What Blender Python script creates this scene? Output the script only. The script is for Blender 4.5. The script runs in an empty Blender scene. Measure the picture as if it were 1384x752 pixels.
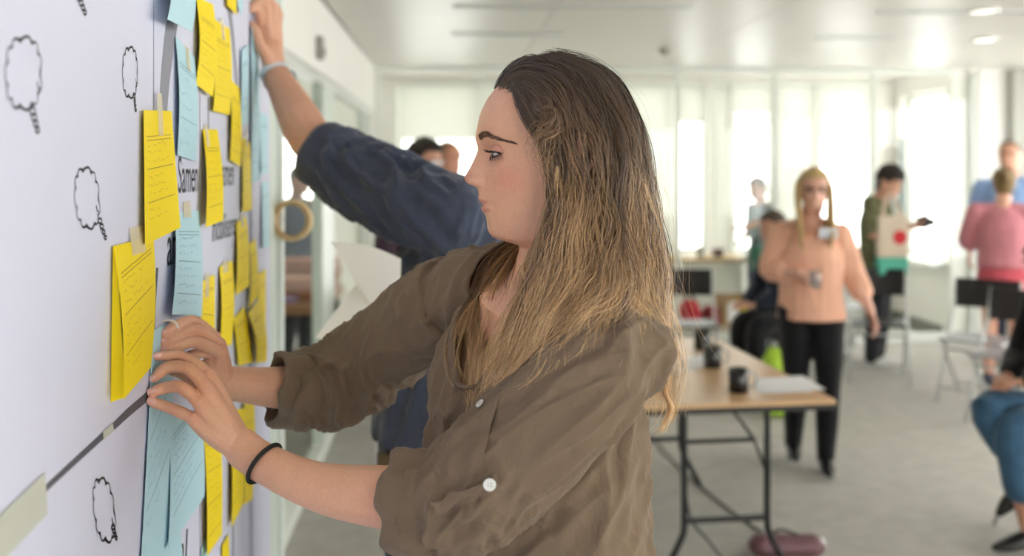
import bpy, bmesh, math, random
import numpy as np
from mathutils import Vector, Matrix

# ------------------------------------------------------------------ camera, world, exposure
scene = bpy.context.scene
COL = scene.collection
FPX, CX, HY = 1346.0, 692.0, 222.0           # focal length in pixels of the 1384 x 752 frame, principal point
YAW = math.atan((692 - 613) / FPX)
CAMP = np.array([0.0, 0.0, 1.65])
FW = np.array([math.sin(YAW), math.cos(YAW), 0.0])
RT = np.array([math.cos(YAW), -math.sin(YAW), 0.0])
UPV = np.array([0.0, 0.0, 1.0])
cam_d = bpy.data.cameras.new('camera')
cam = bpy.data.objects.new('camera', cam_d)
COL.objects.link(cam)
cam.location = CAMP
cam.rotation_euler = (math.pi / 2, 0, -YAW)
cam_d.sensor_width = 36.0
cam_d.lens = 36.0 * FPX / 1384.0
cam_d.shift_y = -(376.0 - HY) / 1384.0
cam_d.clip_start = 0.05
cam_d.dof.use_dof = True
cam_d.dof.focus_distance = 1.21
cam_d.dof.aperture_fstop = 3.1
scene.camera = cam

world = bpy.data.worlds.new('world')
scene.world = world
world.use_nodes = True
wn = world.node_tree
wn.nodes.clear()
wo = wn.nodes.new('ShaderNodeOutputWorld')
wb = wn.nodes.new('ShaderNodeBackground')
wb.inputs['Color'].default_value = (1.0, 0.985, 0.95, 1)
wb.inputs['Strength'].default_value = 5.0
wn.links.new(wb.outputs[0], wo.inputs[0])

scene.view_settings.view_transform = 'Standard'
scene.view_settings.look = 'None'
scene.view_settings.exposure = 0.3
scene.view_settings.gamma = 1.0
scene.view_settings.use_curve_mapping = False
scene.cycles.use_denoising = True
scene.cycles.max_bounces = 7
scene.cycles.transparent_max_bounces = 24
scene.cycles.sample_clamp_indirect = 6.0

# ------------------------------------------------------------------ helpers
def P(px, py, d):
    """point seen at photo pixel (px, py) at depth d metres along the camera axis"""
    return CAMP + d * (FW + RT * ((px - CX) / FPX) + UPV * ((HY - py) / FPX))

def PL(*pts):
    return [P(*p) for p in pts]

def on_plane(px, py, q, n):
    """where the sight line through a photo pixel meets the plane through q with normal n"""
    d = FW + RT * ((px - CX) / FPX) + UPV * ((HY - py) / FPX)
    t = np.dot(np.asarray(q, float) - CAMP, n) / np.dot(d, n)
    return CAMP + t * d

def nrm(v):
    v = np.asarray(v, float)
    return v / (np.linalg.norm(v) + 1e-12)

def lin(c):
    out = []
    for v in c[:3]:
        v = v / 255.0
        out.append(v / 12.92 if v <= 0.04045 else ((v + 0.055) / 1.055) ** 2.4)
    return (out[0], out[1], out[2], 1.0)

_M = {}
def mat(name, col, rough=0.6, metal=0.0, spec=0.5, var=None, bump=None, sss=0.0, emit=0.0, stretch=None, attr=None, sheen=0.0, aniso=0.0):
    """procedural material; col in sRGB 0..255. var=(scale, amount) colour mottling, bump=(scale, strength)"""
    if name in _M:
        return _M[name]
    m = bpy.data.materials.new(name)
    m.use_nodes = True
    nt = m.node_tree
    b = nt.nodes['Principled BSDF']
    b.inputs['Roughness'].default_value = rough
    b.inputs['Metallic'].default_value = metal
    b.inputs['Specular IOR Level'].default_value = spec
    c = lin(col)
    b.inputs['Base Color'].default_value = c
    tc = nt.nodes.new('ShaderNodeTexCoord')
    src = tc.outputs['Object']
    if stretch:
        mp = nt.nodes.new('ShaderNodeMapping')
        mp.inputs['Scale'].default_value = stretch
        nt.links.new(src, mp.inputs['Vector'])
        src = mp.outputs['Vector']
    colout = None
    if attr:
        at = nt.nodes.new('ShaderNodeAttribute')
        at.attribute_name = attr
        colout = at.outputs['Color']
        nt.links.new(colout, b.inputs['Base Color'])
    if var:
        n = nt.nodes.new('ShaderNodeTexNoise')
        n.inputs['Scale'].default_value = var[0]
        n.inputs['Detail'].default_value = 5
        nt.links.new(src, n.inputs['Vector'])
        mr = nt.nodes.new('ShaderNodeMapRange')
        mr.inputs['From Min'].default_value = 0.25
        mr.inputs['From Max'].default_value = 0.75
        mr.inputs['To Min'].default_value = 1 - var[1]
        mr.inputs['To Max'].default_value = 1 + var[1]
        nt.links.new(n.outputs['Fac'], mr.inputs['Value'])
        mx = nt.nodes.new('ShaderNodeVectorMath')
        mx.operation = 'SCALE'
        if colout is not None:
            nt.links.new(colout, mx.inputs[0])
        else:
            mx.inputs[0].default_value = c[:3]
        nt.links.new(mr.outputs['Result'], mx.inputs['Scale'])
        nt.links.new(mx.outputs['Vector'], b.inputs['Base Color'])
    if bump:
        n2 = nt.nodes.new('ShaderNodeTexNoise')
        n2.inputs['Scale'].default_value = bump[0]
        n2.inputs['Detail'].default_value = 4
        nt.links.new(src, n2.inputs['Vector'])
        bp = nt.nodes.new('ShaderNodeBump')
        bp.inputs['Strength'].default_value = bump[1]
        bp.inputs['Distance'].default_value = 0.01
        nt.links.new(n2.outputs['Fac'], bp.inputs['Height'])
        if len(bump) > 2:
            n3 = nt.nodes.new('ShaderNodeTexNoise')
            n3.inputs['Scale'].default_value = bump[2]
            n3.inputs['Detail'].default_value = 3
            n3.inputs['Distortion'].default_value = 1.2
            nt.links.new(src, n3.inputs['Vector'])
            b3 = nt.nodes.new('ShaderNodeBump')
            b3.inputs['Strength'].default_value = bump[3]
            b3.inputs['Distance'].default_value = 0.02
            nt.links.new(n3.outputs['Fac'], b3.inputs['Height'])
            nt.links.new(b3.outputs['Normal'], bp.inputs['Normal'])
        nt.links.new(bp.outputs['Normal'], b.inputs['Normal'])
    if sss:
        b.inputs['Subsurface Weight'].default_value = sss
        b.inputs['Subsurface Radius'].default_value = (0.9, 0.35, 0.2)
        b.inputs['Subsurface Scale'].default_value = 0.006
    if sheen:
        b.inputs['Sheen Weight'].default_value = sheen
        b.inputs['Sheen Roughness'].default_value = 0.5
    if aniso:
        b.inputs['Anisotropic'].default_value = aniso
    if emit:
        b.inputs['Emission Color'].default_value = c
        b.inputs['Emission Strength'].default_value = emit
    _M[name] = m
    return m

def mat_glass(name, tint=(236, 244, 238), refl=0.07, rough=0.02, haze=0.0):
    if name in _M:
        return _M[name]
    m = bpy.data.materials.new(name)
    m.use_nodes = True
    nt = m.node_tree
    nt.nodes.clear()
    o = nt.nodes.new('ShaderNodeOutputMaterial')
    t = nt.nodes.new('ShaderNodeBsdfTransparent')
    t.inputs['Color'].default_value = lin(tint)
    g = nt.nodes.new('ShaderNodeBsdfGlossy')
    g.inputs['Roughness'].default_value = rough
    mx = nt.nodes.new('ShaderNodeMixShader')
    mx.inputs['Fac'].default_value = refl
    nt.links.new(t.outputs[0], mx.inputs[1])
    nt.links.new(g.outputs[0], mx.inputs[2])
    out = mx.outputs[0]
    if haze:
        d = nt.nodes.new('ShaderNodeBsdfTranslucent')
        d.inputs['Color'].default_value = lin((245, 248, 244))
        mh = nt.nodes.new('ShaderNodeMixShader')
        mh.inputs['Fac'].default_value = haze
        nt.links.new(out, mh.inputs[1])
        nt.links.new(d.outputs[0], mh.inputs[2])
        out = mh.outputs[0]
    nt.links.new(out, o.inputs['Surface'])
    _M[name] = m
    return m

def frames(path, up=None):
    """tangent and two normals along a path"""
    path = np.asarray(path, float)
    n = len(path)
    T = np.zeros_like(path)
    T[1:-1] = path[2:] - path[:-2]
    T[0] = path[1] - path[0]
    T[-1] = path[-1] - path[-2]
    T /= np.linalg.norm(T, axis=1, keepdims=True) + 1e-12
    A = np.zeros_like(T)
    if up is not None:
        up = np.asarray(up, float)
        for i in range(n):
            a = up - T[i] * np.dot(up, T[i])
            if np.linalg.norm(a) < 1e-4:
                a = np.cross(T[i], [0.3, 0.9, 0.2])
            A[i] = nrm(a)
    else:
        a = np.cross(T[0], [0.0, 0.0, 1.0])
        if np.linalg.norm(a) < 1e-3:
            a = np.cross(T[0], [0.0, 1.0, 0.0])
        a = nrm(a)
        for i in range(n):
            a = nrm(a - T[i] * np.dot(a, T[i]))
            A[i] = a
    Bn = np.cross(T, A)
    return T, A, Bn

def spline(pts, n):
    """Catmull-Rom through control points (any dimension), n samples, by chord length"""
    p = np.asarray(pts, float)
    if len(p) == 2:
        t = np.linspace(0, 1, n)[:, None]
        return p[0] * (1 - t) + p[1] * t
    d = np.r_[0, np.cumsum(np.linalg.norm(np.diff(p[:, :3], axis=0), axis=1) + 1e-9)]
    q = np.vstack([2 * p[0] - p[1], p, 2 * p[-1] - p[-2]])
    s = np.linspace(0, d[-1], n)
    k = np.clip(np.searchsorted(d, s, side='right') - 1, 0, len(p) - 2)
    t = ((s - d[k]) / (d[k + 1] - d[k]))[:, None]
    a, b, c, e = q[k], q[k + 1], q[k + 2], q[k + 3]
    return 0.5 * (2 * b + (c - a) * t + (2 * a - 5 * b + 4 * c - e) * t ** 2 + (3 * b - a - 3 * c + e) * t ** 3)

class MB:
    """collects shapes that end up as ONE mesh object"""
    def __init__(self):
        self.v = []
        self.f = []
    def add(self, v, f):
        o = len(self.v)
        self.v.extend([tuple(map(float, x)) for x in v])
        self.f.extend([tuple(i + o for i in q) for q in f])
        return self
    def box(self, c, s, ax=None, bev=0.0):
        """box at centre c, full sizes s, optional axes (3 vectors)"""
        c = np.asarray(c, float)
        h = np.asarray(s, float) / 2
        ax = np.eye(3) if ax is None else np.asarray([nrm(a) for a in ax])
        if bev <= 0:
            vs = [c + sx * h[0] * ax[0] + sy * h[1] * ax[1] + sz * h[2] * ax[2] for sx in (-1, 1) for sy in (-1, 1) for sz in (-1, 1)]
            fs = [(0, 1, 3, 2), (4, 6, 7, 5), (0, 4, 5, 1), (2, 3, 7, 6), (0, 2, 6, 4), (1, 5, 7, 3)]
            return self.add(vs, fs)
        bm = bmesh.new()
        bmesh.ops.create_cube(bm, size=1.0)
        for v in bm.verts:
            v.co = Vector((v.co.x * s[0], v.co.y * s[1], v.co.z * s[2]))
        bmesh.ops.bevel(bm, geom=bm.edges[:], offset=bev, segments=2, affect='EDGES', profile=0.6)
        bm.verts.index_update()
        vs = [c + v.co.x * ax[0] + v.co.y * ax[1] + v.co.z * ax[2] for v in bm.verts]
        fs = [tuple(v.index for v in f.verts) for f in bm.faces]
        bm.free()
        return self.add(vs, fs)
    def tube(self, path, r, n=10, up=None, caps=True, round_caps=False):
        """r: radius, or list of radii, or list of (r_along_up, r_across)"""
        path = np.asarray(path, float)
        m = len(path)
        if np.isscalar(r):
            r = [r] * m
        rr = np.array([(x, x) if np.isscalar(x) else (x[0], x[1]) for x in r], float)
        if round_caps:
            T0 = nrm(path[0] - path[1])
            T1 = nrm(path[-1] - path[-2])
            pre_p, pre_r, post_p, post_r = [], [], [], []
            for a in (80, 55, 28):
                c, s = math.cos(math.radians(a)), math.sin(math.radians(a))
                pre_p.append(path[0] + T0 * rr[0].mean() * s)
                pre_r.append(rr[0] * c)
                post_p.insert(0, path[-1] + T1 * rr[-1].mean() * s)
                post_r.insert(0, rr[-1] * c)
            path = np.vstack([pre_p, path, post_p])
            rr = np.vstack([pre_r, rr, post_r])
            m = len(path)
        T, A, Bn = frames(path, up)
        th = np.arange(n) * 2 * math.pi / n
        vs, fs = [], []
        for i in range(m):
            for t in th:
                vs.append(path[i] + A[i] * rr[i, 0] * math.cos(t) + Bn[i] * rr[i, 1] * math.sin(t))
        for i in range(m - 1):
            for j in range(n):
                k = (j + 1) % n
                fs.append((i * n + j, i * n + k, (i + 1) * n + k, (i + 1) * n + j))
        if caps:
            fs.append(tuple(range(n - 1, -1, -1)))
            fs.append(tuple((m - 1) * n + j for j in range(n)))
        return self.add(vs, fs)
    def lathe(self, base, prof, n=24, ax=(0, 0, 1), closed=False):
        """profile of (radius, height) turned about ax at base"""
        ax = nrm(ax)
        a = np.cross(ax, [0.0, 1.0, 0.0]) if abs(ax[1]) < 0.9 else np.cross(ax, [1.0, 0.0, 0.0])
        a = nrm(a)
        b = np.cross(ax, a)
        base = np.asarray(base, float)
        vs, fs = [], []
        m = len(prof)
        for (r, h) in prof:
            for j in range(n):
                t = 2 * math.pi * j / n
                vs.append(base + ax * h + (a * math.cos(t) + b * math.sin(t)) * max(r, 1e-5))
        for i in range(m - 1 if not closed else m):
            for j in range(n):
                k = (j + 1) % n
                i2 = (i + 1) % m
                fs.append((i * n + j, i * n + k, i2 * n + k, i2 * n + j))
        return self.add(vs, fs)
    def grid(self, G):
        """grid of points, shape (a, b, 3)"""
        G = np.asarray(G, float)
        a, b = G.shape[:2]
        fs = [(i * b + j, i * b + j + 1, (i + 1) * b + j + 1, (i + 1) * b + j) for i in range(a - 1) for j in range(b - 1)]
        return self.add(G.reshape(-1, 3), fs)
    def slab(self, G, nv, th):
        """closed thin sheet: grid G thickened by th along nv (vector or per-point grid)"""
        G = np.asarray(G, float)
        a, b = G.shape[:2]
        H = G + np.asarray(nv, float) * th
        vs = np.vstack([G.reshape(-1, 3), H.reshape(-1, 3)])
        o = a * b
        fs = []
        for i in range(a - 1):
            for j in range(b - 1):
                q = (i * b + j, i * b + j + 1, (i + 1) * b + j + 1, (i + 1) * b + j)
                fs.append(q[::-1])
                fs.append(tuple(x + o for x in q))
        ring = [j for j in range(b)] + [i * b + b - 1 for i in range(1, a)] + [(a - 1) * b + j for j in range(b - 2, -1, -1)] + [i * b for i in range(a - 2, 0, -1)]
        for k in range(len(ring)):
            p, q = ring[k], ring[(k + 1) % len(ring)]
            fs.append((p, q, q + o, p + o))
        return self.add(vs, fs)
    def prism(self, poly, nv, th):
        """closed polygon (list of points) extruded by th along nv"""
        poly = np.asarray(poly, float)
        n = len(poly)
        top = poly + np.asarray(nv, float) * th
        fs = [tuple(range(n - 1, -1, -1)), tuple(range(n, 2 * n))]
        for i in range(n):
            k = (i + 1) % n
            fs.append((i, k, n + k, n + i))
        return self.add(np.vstack([poly, top]), fs)
    def build(self, name, m, parent=None, smooth=False):
        return mesh_obj(name, self.v, self.f, m, parent, smooth)

def mesh_obj(name, v, f, m, parent=None, smooth=False, fix=True):
    me = bpy.data.meshes.new(name)
    me.from_pydata([tuple(x) for x in v], [], [tuple(q) for q in f])
    if fix:
        bm = bmesh.new()
        bm.from_mesh(me)
        bmesh.ops.recalc_face_normals(bm, faces=bm.faces[:])
        bm.to_mesh(me)
        bm.free()
    if smooth:
        me.polygons.foreach_set('use_smooth', [True] * len(me.polygons))
    if m is not None:
        me.materials.append(m)
    o = bpy.data.objects.new(name, me)
    COL.objects.link(o)
    if parent is not None:
        put(o, parent)
    return o

_MW = {}
def put(o, parent):
    """parent o (built in world coordinates) under parent without moving it"""
    o.parent = parent
    o.matrix_parent_inverse = parent_world(parent).inverted()

def parent_world(p):
    m = p.matrix_basis.copy()
    if p.parent is not None:
        return parent_world(p.parent) @ p.matrix_parent_inverse @ m
    return m

def tag(o, label=None, cat=None, group=None, kind=None):
    if label: o['label'] = label
    if cat: o['category'] = cat
    if group: o['group'] = group
    if kind: o['kind'] = kind
    return o

def thing(name, label, cat, loc=(0, 0, 0), group=None, kind=None):
    o = bpy.data.objects.new(name, None)
    COL.objects.link(o)
    o.location = tuple(map(float, loc))
    o.empty_display_size = 0.1
    return tag(o, label, cat, group, kind)

def structure(o):
    o['kind'] = 'structure'
    return o

def remeshed(mb, voxel, smooth=2, factor=0.5):
    """fuse overlapping closed shapes into one continuous surface; returns vertices, quads"""
    me = bpy.data.meshes.new('tmp')
    me.from_pydata(mb.v, [], mb.f)
    bm = bmesh.new()
    bm.from_mesh(me)
    bmesh.ops.recalc_face_normals(bm, faces=bm.faces[:])
    bm.to_mesh(me)
    bm.free()
    o = bpy.data.objects.new('tmp', me)
    COL.objects.link(o)
    r = o.modifiers.new('r', 'REMESH')
    r.mode = 'VOXEL'
    r.voxel_size = voxel
    r.adaptivity = 0.0
    if smooth:
        s = o.modifiers.new('s', 'SMOOTH')
        s.iterations = smooth
        s.factor = factor
    bpy.context.view_layer.update()
    dg = bpy.context.evaluated_depsgraph_get()
    ev = o.evaluated_get(dg)
    em = ev.to_mesh()
    V = np.empty(len(em.vertices) * 3)
    em.vertices.foreach_get('co', V)
    V = V.reshape(-1, 3)
    nl = len(em.loops)
    L = np.empty(nl, dtype=np.int32)
    em.loops.foreach_get('vertex_index', L)
    S = np.empty(len(em.polygons), dtype=np.int32)
    em.polygons.foreach_get('loop_start', S)
    Tt = np.empty(len(em.polygons), dtype=np.int32)
    em.polygons.foreach_get('loop_total', Tt)
    ev.to_mesh_clear()
    bpy.data.objects.remove(o)
    bpy.data.meshes.remove(me)
    return V, (L, S, Tt)

def raw_obj(name, V, LST, m, parent=None, col=None, smooth=True):
    """fast mesh from vertex / loop arrays, optional per-vertex colour (linear rgb)"""
    L, S, Tt = LST
    me = bpy.data.meshes.new(name)
    me.vertices.add(len(V))
    me.vertices.foreach_set('co', np.ascontiguousarray(V, dtype=np.float32).ravel())
    me.loops.add(len(L))
    me.loops.foreach_set('vertex_index', np.ascontiguousarray(L, dtype=np.int32))
    me.polygons.add(len(S))
    me.polygons.foreach_set('loop_start', np.ascontiguousarray(S, dtype=np.int32))
    if smooth:
        me.polygons.foreach_set('use_smooth', np.ones(len(S), dtype=bool))
    me.update(calc_edges=True)
    if col is not None:
        at = me.color_attributes.new('tint', 'FLOAT_COLOR', 'POINT')
        c4 = np.ones((len(V), 4), dtype=np.float32)
        c4[:, :3] = col
        at.data.foreach_set('color', c4.ravel())
    if m is not None:
        me.materials.append(m)
    o = bpy.data.objects.new(name, me)
    COL.objects.link(o)
    if parent is not None:
        put(o, parent)
    return o

def vnormals(V, LST):
    L, S, Tt = LST
    Q = L.reshape(-1, 4)
    n = np.cross(V[Q[:, 2]] - V[Q[:, 0]], V[Q[:, 3]] - V[Q[:, 1]])
    N = np.zeros_like(V)
    for k in range(4):
        np.add.at(N, Q[:, k], n)
    return N / (np.linalg.norm(N, axis=1, keepdims=True) + 1e-12)

_rng = np.random.RandomState(7)
_perm = _rng.permutation(256)
_perm = np.r_[_perm, _perm, _perm]
_grad = _rng.normal(size=(256, 3))
_grad /= np.linalg.norm(_grad, axis=1, keepdims=True)
def noise3(p):
    """gradient noise, p (n,3) -> about -0.7..0.7"""
    p = np.asarray(p, float)
    i = np.floor(p).astype(int)
    fr = p - i
    u = fr * fr * fr * (fr * (fr * 6 - 15) + 10)
    i &= 255
    out = 0
    for dx in (0, 1):
        for dy in (0, 1):
            for dz in (0, 1):
                h = _perm[_perm[_perm[i[:, 0] + dx] + i[:, 1] + dy] + i[:, 2] + dz]
                g = _grad[h]
                d = np.einsum('ij,ij->i', g, fr - np.array([dx, dy, dz]))
                w = (u[:, 0] if dx else 1 - u[:, 0]) * (u[:, 1] if dy else 1 - u[:, 1]) * (u[:, 2] if dz else 1 - u[:, 2])
                out = out + w * d
    return out

def text_obj(name, body, origin, ax_x, ax_y, size, m, parent=None, sx=1.0, depth=0.0004):
    """flat lettering as a mesh: baseline start at origin, ax_x along the line, ax_y up"""
    cu = bpy.data.curves.new('tmp', 'FONT')
    cu.body = body
    cu.size = size
    cu.extrude = depth
    cu.offset = 0.0
    o = bpy.data.objects.new('tmp', cu)
    COL.objects.link(o)
    bpy.context.view_layer.update()
    dg = bpy.context.evaluated_depsgraph_get()
    me = bpy.data.meshes.new_from_object(o.evaluated_get(dg))
    bpy.data.objects.remove(o)
    bpy.data.curves.remove(cu)
    ax_x, ax_y = nrm(ax_x), nrm(ax_y)
    nz = np.cross(ax_x, ax_y)
    for v in me.vertices:
        q = np.asarray(origin) + ax_x * v.co.x * sx + ax_y * v.co.y + nz * v.co.z
        v.co = Vector(q)
    me.name = name
    me.materials.clear()
    me.materials.append(m)
    ob = bpy.data.objects.new(name, me)
    COL.objects.link(ob)
    if parent is not None:
        put(ob, parent)
    return ob
# ------------------------------------------------------------------ the room
XL, XR, YB, YP, ZC = -0.71, 5.6, -3.2, 8.95, 2.53
XF, YF = 4.62, 10.2                # facade of the room beyond the glass, its far wall
M_wall = mat('painted_wall', (247, 245, 240), 0.7, var=(3, 0.015))
M_frame = mat('white_frame', (236, 240, 234), 0.4)
M_greenframe = mat('pale_green_metal', (206, 216, 208), 0.35)
M_alu = mat('anodised_frame', (215, 218, 214), 0.35, metal=0.3)
M_ceil = mat('ceiling_metal', (214, 211, 203), 0.38, spec=0.4, var=(1.2, 0.02))
M_carpet = mat('carpet', (196, 193, 186), 0.95, spec=0.15, var=(9, 0.10), bump=(420, 0.6))
M_skirt = mat('skirting_grey', (122, 122, 114), 0.6)
M_glass = mat_glass('clear_glass', (254, 255, 254), 0.04)
M_winglass = mat_glass('window_glass', (254, 255, 254), 0.03)
M_dark = mat('dark_slot', (112, 110, 104), 0.8)

fl = MB().box((0.7, 3.5, -0.05), (10.4, 13.8, 0.1)).build('floor', M_carpet)
structure(fl)

ce = MB().box((0.7, 3.5, ZC + 0.07), (10.4, 13.8, 0.1)).build('ceiling', M_wall)
structure(ce)
pw, pd = 1.26, 0.62
pan = None
ny = 9
for i in range(5):
    for j in range(ny):
        x = XL + 0.02 + pw * (i + 0.5)
        y = YP - 0.02 - pd * (j + 0.5)
        if pan is None:
            pan = MB().box((0, 0, 0), (pw - 0.006, pd - 0.006, 0.02), bev=0.002).build('ceiling_panel', M_ceil)
            o = pan
        else:
            o = pan.copy()
            COL.objects.link(o)
        o.location = (x, y, ZC + 0.010)
        o.parent = ce
MB().box(((XL + XR) / 2, (YB + YP - 0.04 - pd * ny) / 2, ZC + 0.01), (XR - XL, YP - 0.04 - pd * ny - YB, 0.02)).build('ceiling_panel', M_ceil, ce)
MB().box((1.9, (YP + 0.1 + YF) / 2, ZC + 0.01), (5.2, YF - YP - 0.15, 0.02)).build('ceiling_panel', M_ceil, ce)

# ceiling fittings
def ceil_pt(px, py):
    return on_plane(px, py, (0, 0, ZC), UPV)
for (x0, x1, yy, lab) in ((615, 935, 8, 'long dark air slot in the ceiling above the woman'), (612, 760, 45, 'short air slot in the ceiling near the far glass'), (1190, 1420, 15, 'air slot in the ceiling at the right with the spotlight'), (1105, 1212, 50, 'faint air slot in the ceiling above the walking woman')):
    a, b = ceil_pt(x0, yy), ceil_pt(x1, yy)
    o = thing('ceiling_vent', lab, 'air vent', (a + b) / 2, 'air slots in the ceiling')
    L = np.linalg.norm(b - a)
    MB().box((a + b) / 2 - UPV * .004, (L, .05, .008), (nrm(b - a), np.cross(UPV, nrm(b - a)), UPV), bev=.002).build('slot', M_dark, o)
    for sgn in (-1, 1):
        MB().box((a + b) / 2 - UPV * .006 + np.cross(UPV, nrm(b - a)) * .03 * sgn, (L + .02, .012, .012), (nrm(b - a), np.cross(UPV, nrm(b - a)), UPV)).build('slot_edge', M_alu, o)
for (px, py, lab) in ((1328, 14, 'bright recessed spotlight in the ceiling near the top right'), (1330, 53, 'recessed spotlight in the ceiling farther back at the right')):
    q = ceil_pt(px, py)
    o = thing('ceiling_light', lab, 'ceiling light', q, 'recessed ceiling lights')
    MB().lathe(q, [(.0, -.006), (.07, -.006), (.085, -.012), (.095, -.004), (.095, .0)], 24).build('trim_ring', M_alu, o, smooth=True)
    MB().lathe(q - UPV * .0065, [(.0, -.002), (.068, -.002), (.068, .001)], 24).build('lamp', mat('lamp_glow', (255, 250, 240), .4, emit=1.6), o)
q = ceil_pt(900, 66)
o = thing('smoke_detector', 'small round smoke detector on the ceiling', 'smoke detector', q)
MB().lathe(q, [(.0, -.05), (.03, -.048), (.045, -.03), (.05, -.012), (.06, -.010), (.06, 0)], 20).build('housing', mat('detector_plastic', (188, 184, 172), .5), o, smooth=True)
MB().lathe(q - UPV * .05, [(0, -.004), (.012, -.003), (.012, .002)], 12).build('sensor_cap', M_dark, o)

# left wall: solid behind the board, then a white bulkhead over glazing
wl = MB()
wl.box((XL - 0.06, (YB + 3.3) / 2, ZC / 2), (0.12, 3.3 - YB, ZC))
wl.box((XL - 0.06, (3.3 + YP) / 2, (2.14 + ZC) / 2), (0.12, YP - 3.3, ZC - 2.14))
wl = structure(wl.build('wall_left', M_wall))
gl_y = [3.32, 5.9, 8.2, YP - 0.02]
for i, y in enumerate(gl_y):
    MB().box((XL - 0.05, y, 1.07), (0.06, 0.055 if i != 1 else 0.55, 2.14), bev=0.004).build('mullion', M_greenframe if i == 1 else M_frame, wl)
for i in range(len(gl_y) - 1):
    a, b = gl_y[i], gl_y[i + 1]
    MB().box((XL - 0.05, (a + b) / 2 + (.12 if i == 1 else -.12 if i == 0 else 0), 1.07), (0.012, b - a - (.30 if i < 2 else .055), 2.06)).build('pane', mat_glass('left_glass', (252, 254, 252), 0.012), wl)
MB().box((XL - 0.045, (3.3 + YP) / 2, 2.115), (0.07, YP - 3.3, 0.05), bev=0.004).build('top_rail', M_alu, wl)
MB().box((XL - 0.045, (3.3 + YP) / 2, 0.04), (0.07, YP - 3.3, 0.08), bev=0.004).build('bottom_rail', M_frame, wl)

q = on_plane(428, 65, (XL, 0, 0), np.array([1.0, 0, 0]))
o = thing('wall_sensor', 'small grey sensor on the white wall above the glazing', 'sensor', q)
MB().box(q + np.array([.018, 0, 0]), (.035, .09, .12), bev=.01).build('case', mat('sensor_grey', (150, 150, 142), .5), o)
MB().lathe(q + np.array([.035, 0, -.02]), [(0, .012), (.02, .008), (.026, 0)], 14, (1, 0, 0)).build('lens', M_dark, o)

# neighbouring room seen through that glazing
wn2 = MB().box((-4.3, 6.6, ZC / 2), (0.12, 7.4, ZC)).build('wall_neighbour_side', mat('grey_wall', (178, 176, 170), .8))
structure(wn2)

# glass partition at the far end
pr = structure(MB().box(((XL + 4.62) / 2, YP + 0.03, ZC - 0.025), (4.62 - XL, 0.07, 0.05)).build('wall_back', M_frame))
mull_px = [518, 651, 784, 917, 1050, 1183, 1316]
mx_ = [on_plane(p, 222, (0, YP, 0), np.array([0, 1.0, 0]))[0] for p in mull_px]
mx_[0] = XL + 0.03
for x in mx_:
    MB().box((x, YP + 0.03, ZC / 2 - 0.02), (0.036, 0.06, ZC - 0.06), bev=0.004).build('mullion', M_frame, pr)
for a, b in zip(mx_[:-1], mx_[1:]):
    MB().box(((a + b) / 2, YP + 0.03, ZC / 2), (b - a - 0.036, 0.012, ZC - 0.15)).build('pane', M_glass, pr)
MB().box(((XL + 4.62) / 2, YP + 0.03, 0.045), (4.62 - XL, 0.08, 0.09), bev=0.005).build('bottom_rail', M_frame, pr)
wbr = structure(MB().box(((mx_[-1] + XR) / 2 + 0.02, YP + 0.06, ZC / 2), (XR - mx_[-1] - 0.03, 0.14, ZC)).build('wall_back_solid', M_wall))
xg = on_plane(1361, 222, (0, YP, 0), np.array([0, 1.0, 0]))[0]
MB().box((xg + 0.25, YP - 0.06, ZC / 2), (0.5, 0.12, ZC - 0.02)).build('column_face', mat('grey_column', (196, 196, 188), 0.7), wbr)

# walls with windows
def window(name, x0, x1, z0, z1, fixed, axis, depth=0.16, nm=1, mcol=None):
    """window in a wall at coordinate `fixed`; axis 'x': wall runs along y (faces x), else along x"""
    fr = MB()
    w = 0.05
    def bx(a, b, c, d, m):
        if axis == 'x':
            m.box((fixed, (a + b) / 2, (c + d) / 2), (0.07, b - a, d - c))
        else:
            m.box(((a + b) / 2, fixed, (c + d) / 2), (b - a, 0.07, d - c))
    bx(x0, x1, z0, z0 + w, fr); bx(x0, x1, z1 - w, z1, fr); bx(x0, x0 + w, z0 + w, z1 - w, fr); bx(x1 - w, x1, z0 + w, z1 - w, fr)
    root = structure(fr.build(name, M_frame))
    for k in range(1, nm):
        xm = x0 + (x1 - x0) * k / nm
        g = MB(); bx(xm - 0.025, xm + 0.025, z0 + w, z1 - w, g); g.build('mullion', mcol or M_frame, root)
    for k in range(nm):
        a = x0 + (x1 - x0) * k / nm + 0.025; b = x0 + (x1 - x0) * (k + 1) / nm - 0.025
        g = MB()
        if axis == 'x':
            g.box((fixed, (a + b) / 2, (z0 + z1) / 2), (0.012, b - a, z1 - z0 - 2 * w))
        else:
            g.box(((a + b) / 2, fixed, (z0 + z1) / 2), (b - a, 0.012, z1 - z0 - 2 * w))
        g.build('pane', M_winglass, root)
    return root

def wall_with_openings(name, axis, fixed, a0, a1, openings, th=0.2, z1=None):
    """openings: (a, b, z0, z1) along the wall"""
    z1 = z1 or ZC + 0.02
    m = MB()
    def bx(a, b, c, d):
        if b - a < 1e-3 or d - c < 1e-3: return
        if axis == 'x':
            m.box((fixed, (a + b) / 2, (c + d) / 2), (th, b - a, d - c))
        else:
            m.box(((a + b) / 2, fixed, (c + d) / 2), (b - a, th, d - c))
    cur = a0
    for (a, b, c, d) in openings:
        bx(cur, a, 0, z1)
        bx(a, b, 0, c)
        bx(a, b, d, z1)
        cur = b
    bx(cur, a1, 0, z1)
    return structure(m.build(name, M_wall))

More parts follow.
